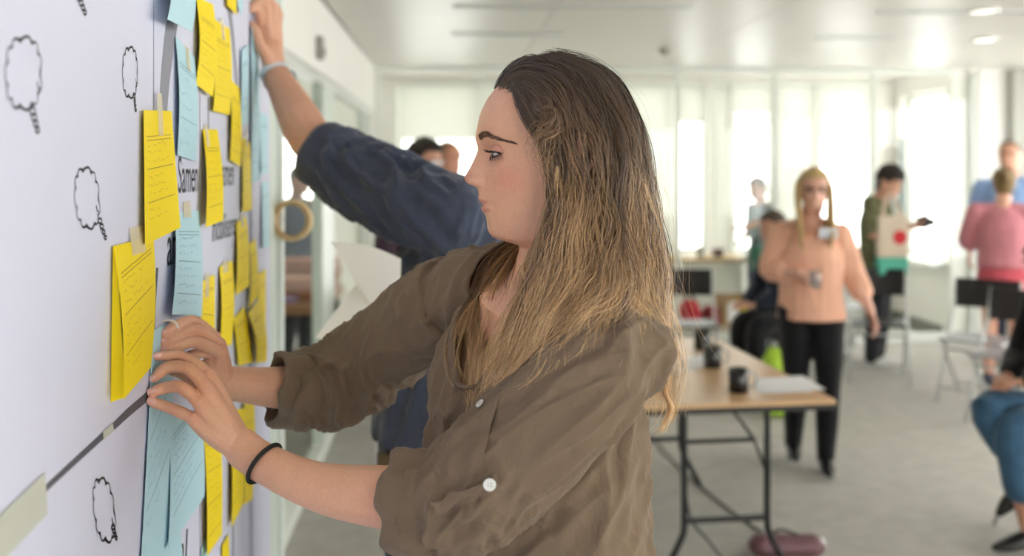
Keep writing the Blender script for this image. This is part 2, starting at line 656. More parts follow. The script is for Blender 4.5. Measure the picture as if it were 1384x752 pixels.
wn = 0
ops = []
y = YB + 0.25
while y + 1.9 < YP - 0.1:
    ops.append((y, y + 1.75, 0.55, 2.42)); y += 1.92
wall_with_openings('wall_right', 'x', XR + 0.1, YB, YP + 0.1, ops)
for (a, b, c, d) in ops:
    wn += 1
    window('window_%d' % wn, a, b, c, d, XR + 0.1, 'x', nm=1)
ops = [(1.5, 3.3, 0.5, 2.42), (3.5, 5.3, 0.5, 2.42)]  # unseen windows behind the camera, put in for light from front right
wall_with_openings('wall_front', 'y', YB - 0.1, XL - 0.1, XR + 0.2, ops)
for (a, b, c, d) in ops:
    wn += 1
    window('window_%d' % wn, a, b, c, d, YB - 0.1, 'y', nm=2)

# facade beyond the glass, with the bright window and its sill
ops = [(9.10, 10.08, 0.70, 2.36)]
wall_with_openings('wall_facade', 'x', XF + 0.1, YP + 0.065, YF + 0.2, ops)
wn += 1
wf = window('window_%d' % wn, 9.10, 10.08, 0.70, 2.36, XF + 0.14, 'x', nm=1)
MB().box((XF - 0.05, 9.6, 0.70), (0.22, 1.0, 0.05), bev=0.006).build('window_sill', M_frame, wf)
MB().box((XF - 0.02, 9.98, 1.35), (0.05, 0.06, 1.15), bev=0.006).build('blind_rail', mat('dark_rail', (96, 108, 106), 0.5), wf)
structure(MB().box((XF - 0.02, (YP + YF) / 2 + 0.1, 0.06), (0.04, YF - YP - 0.2, 0.12)).build('baseboard_facade', M_skirt))
# far wall of that room: windows, some added with translucent blinds for brightness
M_added_blind = bpy.data.materials.new('added_blind_fabric')
M_added_blind.use_nodes = True
_nt = M_added_blind.node_tree
_nt.nodes.clear()
_o = _nt.nodes.new('ShaderNodeOutputMaterial'); _d = _nt.nodes.new('ShaderNodeBsdfDiffuse'); _t = _nt.nodes.new('ShaderNodeBsdfTranslucent'); _m = _nt.nodes.new('ShaderNodeMixShader')
_d.inputs['Color'].default_value = lin((240, 240, 236)); _t.inputs['Color'].default_value = lin((248, 248, 242)); _m.inputs['Fac'].default_value = 0.26
_nt.links.new(_d.outputs[0], _m.inputs[1]); _nt.links.new(_t.outputs[0], _m.inputs[2]); _nt.links.new(_m.outputs[0], _o.inputs['Surface'])
fx = lambda px: on_plane(px, 222, (0, YF, 0), np.array([0, 1.0, 0]))[0]
ops = [(-3.6, fx(432), 0.35, 2.2), (fx(538), fx(648), 0.3, 2.48), (fx(655), fx(780), 0.72, 2.48), (fx(788), fx(911), 0.72, 2.48), (fx(916), fx(958), 0.72, 2.48), (fx(962), fx(989), 0.72, 2.48), (fx(992), fx(1048), 0.72, 2.48), (fx(1054), fx(1104), 0.72, 2.48), (fx(1108), fx(1184), 0.72, 2.48)]
wall_with_openings('wall_far', 'y', YF + 0.1, -4.4, XF + 0.2, ops)
drop = [None, 1.9, 0.76, 0.76, 2.08, 0.76, 2.18, 0.76, 1.9]
for (a, b, c, d), dz in zip(ops, drop):
    wn += 1
    w_ = window('window_%d' % wn, a, b, c, d, YF + 0.12, 'y', nm=2 if b - a > 1.2 else 1)
    if dz:
        MB().box(((a + b) / 2, YF + 0.04, (dz + 2.46) / 2), (b - a - 0.02, 0.006, 2.46 - dz)).build('added_blind', M_added_blind, w_)
        MB().tube([(a + .01, YF + 0.04, 2.47), (b - .01, YF + 0.04, 2.47)], 0.022, 10).build('added_blind_roll', M_frame, w_)
# blank wall closing the far room towards the neighbour, and the neighbour's near end
structure(MB().box((-2.5, 3.0, ZC / 2), (3.5, 0.12, ZC)).build('wall_neighbour_front', M_wall))

# ------------------------------------------------------------------ display board on the left
Q0 = P(210, 222, 1.28)
Q1 = P(385, 222, 2.94)
BD = nrm(Q1 - Q0)
BN = nrm(np.cross(BD, UPV))           # faces the room
if BN[0] < 0: BN = -BN
def B(px, py, off=0.0):
    return on_plane(px, py, Q0 + BN * off, BN)
def BS(px):
    return float(np.dot(B(px, 222) - Q0, BD))
ax = (BD, BN, UPV)
M_board = mat('board_white', (214, 216, 238), 0.42, spec=0.35, var=(1.5, 0.012))
M_poster = mat('poster_paper', (218, 219, 240), 0.5, spec=0.25, var=(4, 0.012))
s0, s1, s2, s3 = -1.9, BS(337.2), BS(338.6), BS(366)
bt = thing('display_board', 'tall white display board covered in posters and coloured notes', 'display board', Q0 + BD * ((s0 + s3) / 2) - UPV * 1.65)
zc, zh = 1.25, 2.36
MB().box(Q0 + BD * (s0 + s1) / 2 - BN * 0.02 + UPV * (zc - 1.65), (s1 - s0, 0.036, zh), ax, bev=0.003).build('board_panel', M_board, bt)
MB().box(Q0 + BD * (s2 + s3) / 2 - BN * 0.02 + UPV * (zc - 1.65), (s3 - s2, 0.036, zh), ax, bev=0.003).build('board_panel', M_board, bt)
MB().box(Q0 + BD * (s1 + s2) / 2 - BN * 0.03 + UPV * (zc - 1.65), (s2 - s1, 0.03, zh), ax).build('joint_strip', mat('joint_dark', (70, 78, 84), 0.6), bt)
s4, s5 = BS(377), BS(381.5)
MB().box(Q0 + BD * (s3 + s4) / 2 - BN * 0.022 + UPV * (zc - 1.65), (s4 - s3 - 0.004, 0.03, zh), ax, bev=0.003).build('edge_profile', M_greenframe, bt)
e0 = Q0 + BD * (s4 + 0.02)
MB().box(e0 - BN * 0.004 + UPV * (zc - 1.65), (0.05, 0.030, zh + 0.02), ax, bev=0.004).build('end_post', mat('post_white', (240, 246, 242), 0.35), bt)
for s in (s0 + 0.3, s4 - 0.2):
    MB().box(Q0 + BD * s - BN * 0.05 + UPV * (0.035 - 1.65), (0.07, 0.34, 0.07), ax, bev=0.006).build('foot', M_alu, bt)

M_ink = mat('ink_black', (28, 26, 38), 0.55)
M_band = mat('printed_grey_band', (140, 141, 155), 0.5)
M_band2 = mat('printed_dark_band', (88, 90, 102), 0.5)
M_tape = None
def tape_mat(name, col, fac):
    m = bpy.data.materials.new(name)
    m.use_nodes = True
    nt = m.node_tree
    b = nt.nodes['Principled BSDF']
    b.inputs['Base Color'].default_value = lin(col)
    b.inputs['Roughness'].default_value = 0.45
    b.inputs['Alpha'].default_value = fac
    return m
M_tape = tape_mat('masking_tape_film', (250, 240, 206), 0.42)
M_tape2 = tape_mat('masking_tape_cloudy', (222, 224, 212), 0.72)

def bilinear(c, nu, nv):
    """c: TL, TR, BR, BL -> grid (nv, nu, 3)"""
    u = np.linspace(0, 1, nu)[None, :, None]
    v = np.linspace(0, 1, nv)[:, None, None]
    c = [np.asarray(x, float) for x in c]
    return (c[0] * (1 - u) + c[1] * u) * (1 - v) + (c[3] * (1 - u) + c[2] * u) * v

def strip(path, w, off_n):
    """thin flat ink strip along a path lying on a surface; w width or list; returns (verts, faces)"""
    path = np.asarray(path, float)
    n = len(path)
    w = np.full(n, w) if np.isscalar(w) else np.asarray(w, float)
    T = np.gradient(path, axis=0)
    T /= np.linalg.norm(T, axis=1, keepdims=True) + 1e-12
    S = np.cross(T, off_n)
    a = path + S * w[:, None] / 2
    b = path - S * w[:, None] / 2
    v = np.vstack([a, b])
    f = [(i, i + 1, n + i + 1, n + i) for i in range(n - 1)]
    return v, f

# white poster sheets on the board
def sheet(name, pxs, pys, off, label):
    # pxs: left, right pixel; pys: (top z, bottom z) in metres
    a, b = B(pxs[0], 222), B(pxs[1], 222)
    zt, zb = pys
    c = [np.r_[a[:2], zt], np.r_[b[:2], zt], np.r_[b[:2], zb], np.r_[a[:2], zb]]
    G = bilinear(c, 8, 8) + BN * off
    o = MB().slab(G, BN, 0.0005).build(name, M_poster)
    return tag(o, label, 'poster', 'white posters on the board')
a_near = Q0 + BD * (s0 + 0.2)
c = [np.r_[a_near[:2], 2.40], np.r_[B(206, 222)[:2], 2.40], np.r_[B(206, 222)[:2], 0.45], np.r_[a_near[:2], 0.45]]
poster1 = tag(MB().slab(bilinear(c, 8, 8) + BN * 0.0006, BN, 0.0005).build('poster_sheet', M_poster), 'large white poster with thought bubbles nearest the camera', 'poster', 'white posters on the board')
poster2 = sheet('poster_sheet', (207, 268.5), (2.38, 0.5), 0.0006, 'white poster with the large nearest printed word and blue notes')
poster3 = sheet('poster_sheet', (269.5, 322), (2.36, 0.5), 0.0006, 'white poster with the fainter second printed word, full of yellow notes')
poster4 = sheet('poster_sheet', (340, 363), (2.36, 0.5), 0.0006, 'narrow white poster on the far panel beside the end post')

def text_fit(body, p0, p1, top, m, parent, name='printed_word'):
    """lettering on the board from pixel p0 to p1 along the baseline, as tall as pixel `top`"""
    o0, o1, t = B(*p0, off=0.0015), B(*p1, off=0.0015), B(*top, off=0.0015)
    axx = nrm(o1 - o0)
    axy = nrm(UPV - axx * np.dot(UPV, axx))
    o = text_obj(name, body, (0, 0, 0), (1, 0, 0), (0, 1, 0), 1.0, m)
    me = o.data
    V = np.array([v.co[:] for v in me.vertices])
    mn, mx = V.min(0), V.max(0)
    W = np.linalg.norm(o1 - o0); H = np.dot(t - o0, axy)
    for v in me.vertices:
        q = o0 + axx * (v.co.x - mn[0]) / (mx[0] - mn[0]) * W + axy * (v.co.y) / mx[1] * H + BN * v.co.z * 0.2
        v.co = Vector(q)
    put(o, parent)
    return o
M_word = mat('printed_black', (18, 18, 24), 0.5)
text_fit('Samen', (241, 261), (267.5, 258.5), (243, 211), M_word, poster2)
text_fit('an', (226, 360), (239, 356), (227, 321), M_word, poster2)
text_fit('nal', (231, 778), (252, 760), (249, 718), M_word, poster2)
text_fit('Samen', (296.5, 252), (316, 250.5), (298, 211), M_word, poster3)
text_fit('mobiliseren', (287, 327), (320.5, 317), (288, 289), M_word, poster3)

def band(poly_l, poly_r, m, parent, name, off=0.0013):
    L = spline([B(*p, off=off) for p in poly_l], 16)
    R = spline([B(*p, off=off) for p in poly_r], 16)
    MB().slab(np.stack([L, R], 1), BN, 0.0002).build(name, m, parent)
band([(229, 2), (226, 25), (222, 53), (217.7, 98), (215, 150), (214, 200)], [(247, 2), (239.5, 36), (234.5, 70), (229.7, 106), (226, 148), (224, 200)], M_band, poster2, 'printed_arc')
band([(306, 5), (308, 17), (313, 56), (317.5, 106), (320, 150)], [(311, 5), (313, 17), (317, 56), (320.5, 106), (322.5, 150)], M_band, poster3, 'printed_arc')
band([(-60, 762), (0, 713), (60, 657), (139, 584), (153, 573), (166, 558), (204, 525)], [(-60, 778), (0, 728), (62.5, 665), (139, 594.5), (153, 583), (176, 562), (205, 538)], M_band2, poster1, 'printed_stripe')
band([(211, 362), (207, 420), (206.7, 470)], [(214, 362), (210, 420), (209, 470)], M_band2, poster2, 'printed_stripe')
band([(262, 130), (262, 175)], [(263, 130), (263, 175)], M_band2, poster2, 'printed_rule')
band([(281, 130), (281, 176)], [(282, 132), (282, 176)], M_band2, poster3, 'printed_rule')
band([(314, 690), (314, 790)], [(316, 690), (316, 790)], M_band, poster3, 'printed_stripe')

# masking tape over the stripe
MB().slab(bilinear([B(-40, 735, .003), B(61, 639, .003), B(64, 695, .003), B(-20, 785, .003)], 6, 4), BN, 0.0002).build('masking_tape', M_tape2, poster1)
MB().slab(bilinear([B(139, 584, .003), B(152, 572, .003), B(154, 583, .003), B(140, 595, .003)], 4, 4), BN, 0.0002).build('masking_tape', M_tape2, poster1)

def bubble(cx, cy, w, h, n, tail, parent, tilt=0.0, lw=1.0, bot=0.0):
    """scalloped thought bubble outline drawn on the board around pixel (cx, cy), w x h pixels"""
    m = MB()
    pts, ws = [], []
    N = n * 14
    for i in range(N + 1):
        t = 2 * math.pi * i / N
        k = abs(math.sin(t * n / 2))
        r = 0.88 + 0.12 * k
        ex = abs(math.cos(t)) ** 0.8 * math.copysign(1, math.cos(t))
        ey = abs(math.sin(t)) ** 0.8 * math.copysign(1, math.sin(t))
        x = cx + w / 2 * r * ex + tilt * (-ey) * h / 2
        y = cy - h / 2 * r * ey
        pts.append(B(x, y, .0016))
        ws.append(0.0016 + 0.0022 * (1 - k) ** 2 + 0.0016 * max(0, abs(math.sin(t)) - .75) * 3)
    v, f = strip(pts, np.array(ws) * lw, BN)
    m.add(v, f)
    # inner nick
    v, f = strip([B(cx + w * .36, cy + h * .12, .0016), B(cx + w * .40, cy + h * .2, .0016), B(cx + w * .46, cy + h * .22, .0016)], 0.002 * lw, BN)
    m.add(v, f)
    (x0, y0), (x1, y1) = tail
    for k in range(4):
        t = (k + .5) / 4
        x, y = x0 + (x1 - x0) * t, y0 + (y1 - y0) * t
        rr = 0.16 * (1 - .35 * t)
        ring = [B(x + rr * w * .5 * math.cos(a), y + rr * w * .7 * math.sin(a), .0016) for a in np.linspace(0, 2 * math.pi, 9)]
        v, f = strip(ring, 0.0026 * lw, BN)
        m.add(v, f)
    return m.build('thought_bubble', M_ink, parent)
bubble(32, 99, 50, 100, 11, ((43, 146), (52, 180)), poster1, 0.0, 0.85)
bubble(176, 98, 21, 70, 11, ((181, 127), (184, 152)), poster1, 0.0, 0.95)
bubble(118, 268, 34, 84, 11, ((134, 295), (144, 325)), poster1, 0.06, 0.9)
bubble(141, 690, 29, 88, 11, ((152, 711), (158, 730)), poster1, 0.10, 1.0)
bubble(100, -34, 40, 62, 11, ((106, -6), (116, 20)), poster1, 0.0, 0.9)
# ------------------------------------------------------------------ notes taped on the board
def paper(name, col, rough=0.55):
    m = mat(name, col, rough, spec=0.3, var=(14, 0.02))
    b = m.node_tree.nodes['Principled BSDF']
    return m
M_yellow = paper('yellow_paper', (255, 226, 20))
M_blue = paper('pale_blue_paper', (190, 226, 240))
M_pen = mat('pen_blue', (120, 158, 200), 0.6)
M_pen_y = mat('pen_on_yellow', (214, 182, 34), 0.6)
M_rule_y = mat('rule_on_yellow', (186, 156, 36), 0.6)
M_rule_b = mat('rule_on_blue', (110, 150, 166), 0.6)
rn = random.Random(5)

def note(colour, TL, TR, BR, BL, label, group, bow=0.0, lines=8, tape=None, side=0.0, res=10, skew=0.0, pen=1.0, foldleft=0.0):
    """taped sheet; each corner (px, py, off): pixel on the plane `off` metres in front of the board"""
    def C(c):
        return B(c[0], c[1], c[2] if len(c) > 2 else 0.003)
    c = [C(TL), C(TR), C(BR), C(BL)]
    nu = nv = res
    G = bilinear(c, nu, nv)
    U, V = np.meshgrid(np.linspace(0, 1, nu), np.linspace(0, 1, nv))
    bump = bow * np.sin(np.pi * V) + side * (1 - U) ** 3 * V + foldleft * np.clip(0.35 - U, 0, 1) ** 2 * 8 * V
    G = G + BN * bump[:, :, None]
    o = MB().slab(G, BN, 0.0004).build('paper_note', M_yellow if colour == 'y' else M_blue, None, smooth=False)
    tag(o, label, 'note', group)
    def S(u, v, e=0.0003):
        u = np.asarray(u, float)[:, None]; v = np.asarray(v, float)[:, None]
        q = (c[0] * (1 - u) + c[1] * u) * (1 - v) + (c[3] * (1 - u) + c[2] * u) * v
        uu, vv = u[:, 0], v[:, 0]
        bp = bow * np.sin(np.pi * vv) + side * (1 - uu) ** 3 * vv + foldleft * np.clip(0.35 - uu, 0, 1) ** 2 * 8 * vv
        return q + BN * (bp[:, None] + 0.0004 + e)
    if lines:
        rules, hand = MB(), MB()
        v = 0.20
        k = 0
        h = 0.68 / lines
        while v < 0.88:
            if k % 4 == 0:
                u = np.linspace(0.08, 0.9, 12)
                for dv in ((0.0, 0.03) if k == 0 else (0.0,)):
                    a, f_ = strip(S(u, np.full_like(u, v + dv) - skew * u), 0.0012 * pen, BN); rules.add(a, f_)
            else:
                e = 0.5 + rn.random() * 0.38
                n = int(26 * e)
                u = np.linspace(0.1, 0.1 + e * .8, n)
                amp = h * 0.26
                w = np.array([rn.uniform(-1, 1) for _ in range(n)]) * amp
                gap = 0
                seg = []
                for i in range(n):
                    if rn.random() < 0.16 and len(seg) > 2:
                        uu = np.array([s[0] for s in seg]); vv = np.array([s[1] for s in seg])
                        a, f_ = strip(S(uu, vv), 0.0008 * pen, BN); hand.add(a, f_); seg = []
                    else:
                        seg.append((u[i], v + w[i] - skew * u[i]))
                if len(seg) > 2:
                    uu = np.array([s[0] for s in seg]); vv = np.array([s[1] for s in seg])
                    a, f_ = strip(S(uu, vv), 0.0008 * pen, BN); hand.add(a, f_)
            v += h * (0.9 + 0.2 * rn.random())
            k += 1
        mesh_obj('printed_rules', rules.v, rules.f, M_rule_y if colour == 'y' else M_rule_b, o, fix=False)['kind'] = 'stuff'
        mesh_obj('handwriting', hand.v, hand.f, M_pen_y if colour == 'y' else M_pen, o, fix=False)['kind'] = 'stuff'
    if tape:
        u0, u1, v0, v1 = tape
        Gt = np.array([[S([u], [v], 0.0008)[0] for u in np.linspace(u0, u1, 3)] for v in np.linspace(v0, v1, 5)])
        MB().slab(Gt, BN, 0.00015).build('tape', M_tape, o)
    return o

GY, GB = 'yellow notes on the board', 'pale blue notes on the board'
Y1 = note('y', (194, 149, .006), (231.5, 150, .006), (243.5, 308, .016), (196, 331, .010), 'yellow note hanging in front, nearest large one taped above the word', GY, bow=.0, lines=11, tape=(.45, .62, -.14, .2))
Y2 = note('y', (153, 333, .004), (207, 319, .004), (203.5, 497, .012), (167, 540, .020), 'yellow note nearest the camera, lifting off the board above the dark stripe', GY, bow=.004, lines=10, tape=(.38, .74, -.10, .10), skew=.12, foldleft=.0)
# the turned-back left edge of that note
MB().slab(bilinear([B(152.5, 334, .003), B(156, 333, .0055), B(170, 537, .018), B(149.5, 544, .002)], 5, 8), BN, .0003).build('turned_edge', M_yellow, Y2)
note('y', (265, -4, .004), (288, 6, .004), (287.5, 131, .012), (264.5, 114.5, .006), 'yellow note topmost on the board, its upper edge leaving the picture', GY, bow=.006, lines=10, skew=-.05)
note('y', (288, 25, .006), (310, 39, .006), (310.6, 156, .008), (288, 150, .008), 'yellow note overlapping the topmost one on its far side', GY, bow=.004, lines=9, tape=(.4, .62, -.06, .18))
note('y', (311, 106, .006), (323, 119, .006), (325.5, 226, .010), (311, 216, .008), 'narrow yellow note hanging below the two top ones', GY, bow=.003, lines=8)
note('y', (274, 175, .004), (293.6, 175, .004), (301.5, 298, .016), (278, 307.5, .016), 'yellow note between the two printed words, standing off the board', GY, bow=.004, lines=9, tape=(.1, .3, -.05, .18))
note('y', (328, 186, .004), (338, 193, .004), (340.5, 284, .006), (328, 287, .006), 'slim yellow note across the panel joint beside the second printed word', GY, lines=7, tape=(.3, .6, -.12, .1))
note('y', (319, 302, .004), (333, 292, .004), (336.6, 387, .010), (318.5, 400, .010), 'yellow note at mid height just right of the long printed word', GY, bow=.003, lines=8, tape=(.4, .65, -.08, .1))
note('y', (337, 331, .004), (345, 322, .004), (347.5, 402, .012), (336, 417, .006), 'thin yellow note behind the panel joint at mid height', GY, bow=.004, lines=6)
note('y', (349, 371, .004), (359, 364, .004), (359, 455, .006), (348, 462, .006), 'farthest yellow note, near the end post of the board', GY, lines=6)
note('y', (273, 381, .004), (290, 371, .004), (290, 455, .008), (271, 446, .008), 'yellow note just above the far hand', GY, lines=6, tape=(.2, .5, -.1, .35))
note('y', (296.5, 361, .004), (314, 352, .004), (313, 466, .008), (296.5, 471, .008), 'yellow note hanging between the far hand and the panel joint', GY, bow=.004, lines=8, tape=(.2, .6, -.04, .1))
note('y', (315.5, 431, .004), (330, 414, .004), (342, 490, .010), (323, 495, .010), 'tilted yellow note just above the far forearm', GY, lines=7)
note('y', (335, 424, .012), (350, 405, .012), (360, 489, .016), (346, 491, .020), 'crumpled yellow note just above the far rolled cuff', GY, bow=.008, lines=5)
note('y', (273, 560, .004), (296, 556, .004), (299.5, 723, .008), (280, 752, .010), 'yellow note hanging under the near wrist', GY, bow=.003, lines=12)
note('y', (310, 556, .004), (330, 552, .004), (328, 682, .006), (313, 713, .010), 'pointed yellow note seen below the near forearm', GY, bow=.003, lines=9)
note('y', (330, 545, .004), (343, 540, .004), (341, 675, .006), (329, 683, .006), 'yellow note close beside the bracelet, overlapped by its neighbour', GY, bow=.004, lines=8)
note('y', (300, 738, .004), (309, 722, .004), (311, 800, .006), (302, 812, .006), 'sliver of yellow note at the bottom edge of the board', GY, lines=0)
note('y', (306, -30, .004), (319, -26, .004), (319.6, 20, .008), (307, 8, .008), 'small yellow note cut by the top of the picture', GY, lines=0)

note('b', (225, -60, .006), (258, -50, .006), (259.6, 43, .024), (226, 26, .024), 'pale blue note at the top, curling off the board over the grey arc', GB, bow=.006, lines=0)
note('b', (237, 49, .003), (263, 78, .003), (264.5, 218, .006), (239.5, 210, .006), 'tall pale blue note above the large printed word', GB, bow=.004, lines=6, tape=(.45, .65, -.02, .2), pen=.9)
note('b', (236.5, 287, .003), (269, 285, .003), (272.5, 428, .010), (232.5, 425, .016), 'pale blue note below the large printed word, written in blue', GB, bow=.003, lines=9, tape=(.3, .6, -.10, .06))
note('b', (229, 560, .004), (272, 556, .006), (276, 672, .010), (227.5, 742, .014), 'pale blue note stuck under the near hand', GB, bow=.002, lines=9, skew=.30)
note('b', (221, 735, .003), (243, 712, .003), (250, 790, .003), (224, 800, .003), 'pale blue corner above the lowest printed letters', GB, lines=0)
held = note('b', (206, 447, .003), (235, 432, .005), (226, 770, .009), (188.5, 790, .004), 'pale blue note being pressed on the board by both hands', GB, bow=.001, lines=10, skew=.25, side=.0, res=16)
note('b', (321, -30, .004), (331, -30, .004), (327, 21, .008), (321, 8, .008), 'small pale blue scrap at the top beside the cut yellow note', GB, lines=0)
note('b', (326.5, 68, .003), (336, 60, .003), (336, 169, .004), (326, 169, .004), 'pale blue note just before the panel joint', GB, lines=6)
note('b', (340, 36, .003), (350, 60, .003), (352, 244, .006), (340, 246, .004), 'long pale blue note on the far panel below the raised hand', GB, lines=8)
note('b', (351, 151, .003), (362, 156, .003), (362, 235, .006), (353, 236, .010), 'pale blue note on the far panel closest to the end post', GB, lines=4)
note('b', (353, 247, .003), (363, 245, .003), (364, 333, .004), (355, 336, .008), 'lower pale blue note on the far panel beside the tape roll', GB, lines=4)
note('b', (272, 742, .003), (278, 728, .003), (285, 790, .003), (274, 800, .003), 'small pale blue scrap under the lowest yellow note', GB, lines=0)

# tape being torn, looped at the fingertips
lp = spline([B(210, 445, .012), B(216, 436, .014), B(226, 433, .018), B(236, 436, .022), B(240, 444, .024)], 14)
G = np.stack([lp + UPV * 0.0012 + BN * .002, lp - UPV * 0.0012], 1)
tag(MB().slab(G, BN, .0002).build('tape_strip', mat('white_tape', (236, 226, 216), 0.4)), 'short loop of whitish tape between the far fingertips', 'tape')

# roll of masking tape hung on the end post
pc = P(394.5, 298, 2.74)
rt = thing('masking_tape_roll', 'beige roll of masking tape hanging at the end post of the board', 'tape roll', pc - UPV * .055)
axd = nrm(FW * 1.0 + RT * .12)
MB().lathe(pc, [(.057, -.012), (.057, .012), (.048, .012), (.048, -.012)], 40, axd, closed=True).build('tape_ring', mat('masking_tape_roll_paper', (226, 196, 146), 0.6, var=(40, .05)), rt, smooth=False)
MB().lathe(pc, [(.0478, -.0125), (.0478, .0125), (.044, .0125), (.044, -.0125)], 40, axd, closed=True).build('cardboard_core', mat('tape_core', (206, 172, 120), 0.7), rt)
hk = P(384, 292, 2.9)
MB().tube([e0 + BN * .012 + UPV * (pc[2] + .046 - e0[2]), pc + UPV * .046, pc + UPV * .046 + BN * .02, pc + UPV * .060 + BN * .026], .003, 8).build('hook', M_alu, rt)
# ------------------------------------------------------------------ people: shared builders
ZK = [(-.22, .030), (-.19, .034), (-.16, .037), (-.135, .040), (-.120, .0425), (-.1145, .050), (-.1105, .064), (-.1055, .0815), (-.100, .0868), (-.0935, .0895), (-.087, .0900), (-.0787, .0912), (-.0735, .0945), (-.0694, .0978),
      (-.0665, .0972), (-.0635, .0945), (-.0615, .0975), (-.0583, .1005), (-.0546, .1015), (-.050, .1008), (-.0454, .1012), (-.0415, .1035), (-.0395, .1095), (-.0365, .1155), (-.0325, .1185), (-.0285, .1180), (-.0235, .1150), (-.0167, .1112), (-.0055, .1058),
      (.0025, .1020), (.0085, .1012), (.0150, .1035), (.0205, .1042), (.0315, .1025), (.045, .1000), (.054, .0970), (.068, .0900), (.081, .0800), (.093, .0660), (.103, .0500), (.110, .0330), (.1145, .012)]
FBK = [(-.22, .030), (-.135, .040), (-.1145, .050), (-.1055, .0815), (-.0935, .0885), (-.0787, .0910), (-.0694, .0935), (-.0583, .0965), (-.0454, .0980), (-.03, .0955), (-.0167, .0935), (-.0055, .0935), (.0085, .0970), (.0205, .1010), (.0315, .1015),
       (.045, .0998), (.054, .0970), (.068, .0900), (.081, .0800), (.093, .0660), (.103, .0500), (.110, .0330), (.1145, .012)]
BKK = [(-.22, -.078), (-.17, -.068), (-.12, -.062), (-.09, -.064), (-.06, -.072), (-.03, -.081), (.0, -.087), (.03, -.090), (.055, -.086), (.075, -.076), (.092, -.060), (.103, -.042), (.110, -.024), (.1145, -.006)]
WK = [(-.22, .058), (-.17, .047), (-.135, .0435), (-.120, .0440), (-.110, .0480), (-.10, .0530), (-.085, .0575), (-.06, .0610), (-.03, .0665), (.0, .0700), (.03, .0740), (.055, .0725), (.075, .0640), (.092, .0500), (.103, .0350), (.110, .0210), (.1145, .006)]
XCK = [(-.22, -.024), (-.12, -.008), (-.09, .002), (-.05, .004), (.0, .0), (.05, .0), (.1145, .003)]
def _ip(tab, z):
    t = np.array(tab)
    return np.interp(z, t[:, 0], t[:, 1])
def _smooth_ip(tab, z, s):
    return sum(_ip(tab, z + d) for d in np.linspace(-s, s, 7)) / 7

def head_grid(nz=110, nt=112, nose=1.0, jaw=1.0, zmin=-.21):
    """head and neck, local frame: x to the face, y to its left side, z up; eye level 0, ear axis x about 0"""
    z = np.r_[np.linspace(zmin, -.125, nz // 8), np.linspace(-.123, .03, nz * 5 // 8), np.linspace(.034, .1142, nz // 4)]
    u = np.linspace(-1, 1, nt + 1)[:-1]
    th = math.pi * (0.62 * u + 0.38 * u ** 3)          # denser towards the face (th = 0)
    xf = _smooth_ip(ZK, z, .0012)
    fb = _smooth_ip(FBK, z, .004)
    fb = np.minimum(fb, xf + .02)
    bk = _smooth_ip(BKK, z, .006)
    w = _smooth_ip(WK, z, .006) * np.where(z < -.03, jaw, 1.0)
    xc = _ip(XCK, z)
    Zg, Tg = np.meshgrid(z, th, indexing='ij')
    c, s = np.cos(Tg), np.sin(Tg)
    nfr = np.interp(z, [-.22, -.13, -.10, -.06, .0, .05, .1142], [2.0, 2.0, 2.05, 2.15, 2.3, 2.25, 2.0])[:, None]
    front = c > 0
    n = np.where(front, nfr, 2.15)
    a = np.where(front, (fb - xc)[:, None], (xc - bk)[:, None])
    X = xc[:, None] + a * np.sign(c) * np.abs(c) ** (2 / n)
    Y = w[:, None] * np.sign(s) * np.abs(s) ** (2 / n)
    ay = np.abs(Y)
    # nose ridge and lips
    sig = np.interp(z, [-.10, -.072, -.066, -.047, -.0405, -.036, -.028, -.015, .004, .02, .06], [.05, .019, .020, .022, .0155, .0155, .0135, .0095, .0080, .012, .05])[:, None]
    dlt = (xf - fb)[:, None]
    pw = np.interp(z, [-.075, -.047, -.043, .06], [4, 4, 2, 2])[:, None]
    fr = np.where(front, 1.0, 0.0)
    X = X + fr * dlt * nose * np.exp(-(ay / sig) ** pw)
    # nose wings, sockets, brow, cheek, jaw corner
    def g(y0, sy, z0, sz):
        return np.exp(-((ay - y0) / sy) ** 2 - ((Zg - z0) / sz) ** 2)
    X = X + fr * (.0085 * g(.0140, .0055, -.0345, .0060) * nose
                  - .0042 * g(.0215, .0045, -.036, .007)
                  - .0125 * g(.031, .015, .001, .0105) - .0045 * g(.017, .007, .003, .010)
                  + .0022 * g(.026, .02, .019, .007)
                  + .0035 * g(.045, .018, -.018, .014)
                  - .0015 * g(.040, .014, -.055, .016)
                  - .0032 * g(.0265, .005, -.0635, .005)
                  - .0015 * g(.0, .005, -.050, .006))
    V = np.stack([X, Y, Zg], -1)
    a_, b_ = V.shape[:2]
    vs = V.reshape(-1, 3)
    fs = []
    for i in range(a_ - 1):
        for j in range(b_):
            k = (j + 1) % b_
            fs.append((i * b_ + j, i * b_ + k, (i + 1) * b_ + k, (i + 1) * b_ + j))
    fs.append(tuple(range(b_ - 1, -1, -1)))
    fs.append(tuple((a_ - 1) * b_ + j for j in range(b_)))
    return vs, fs

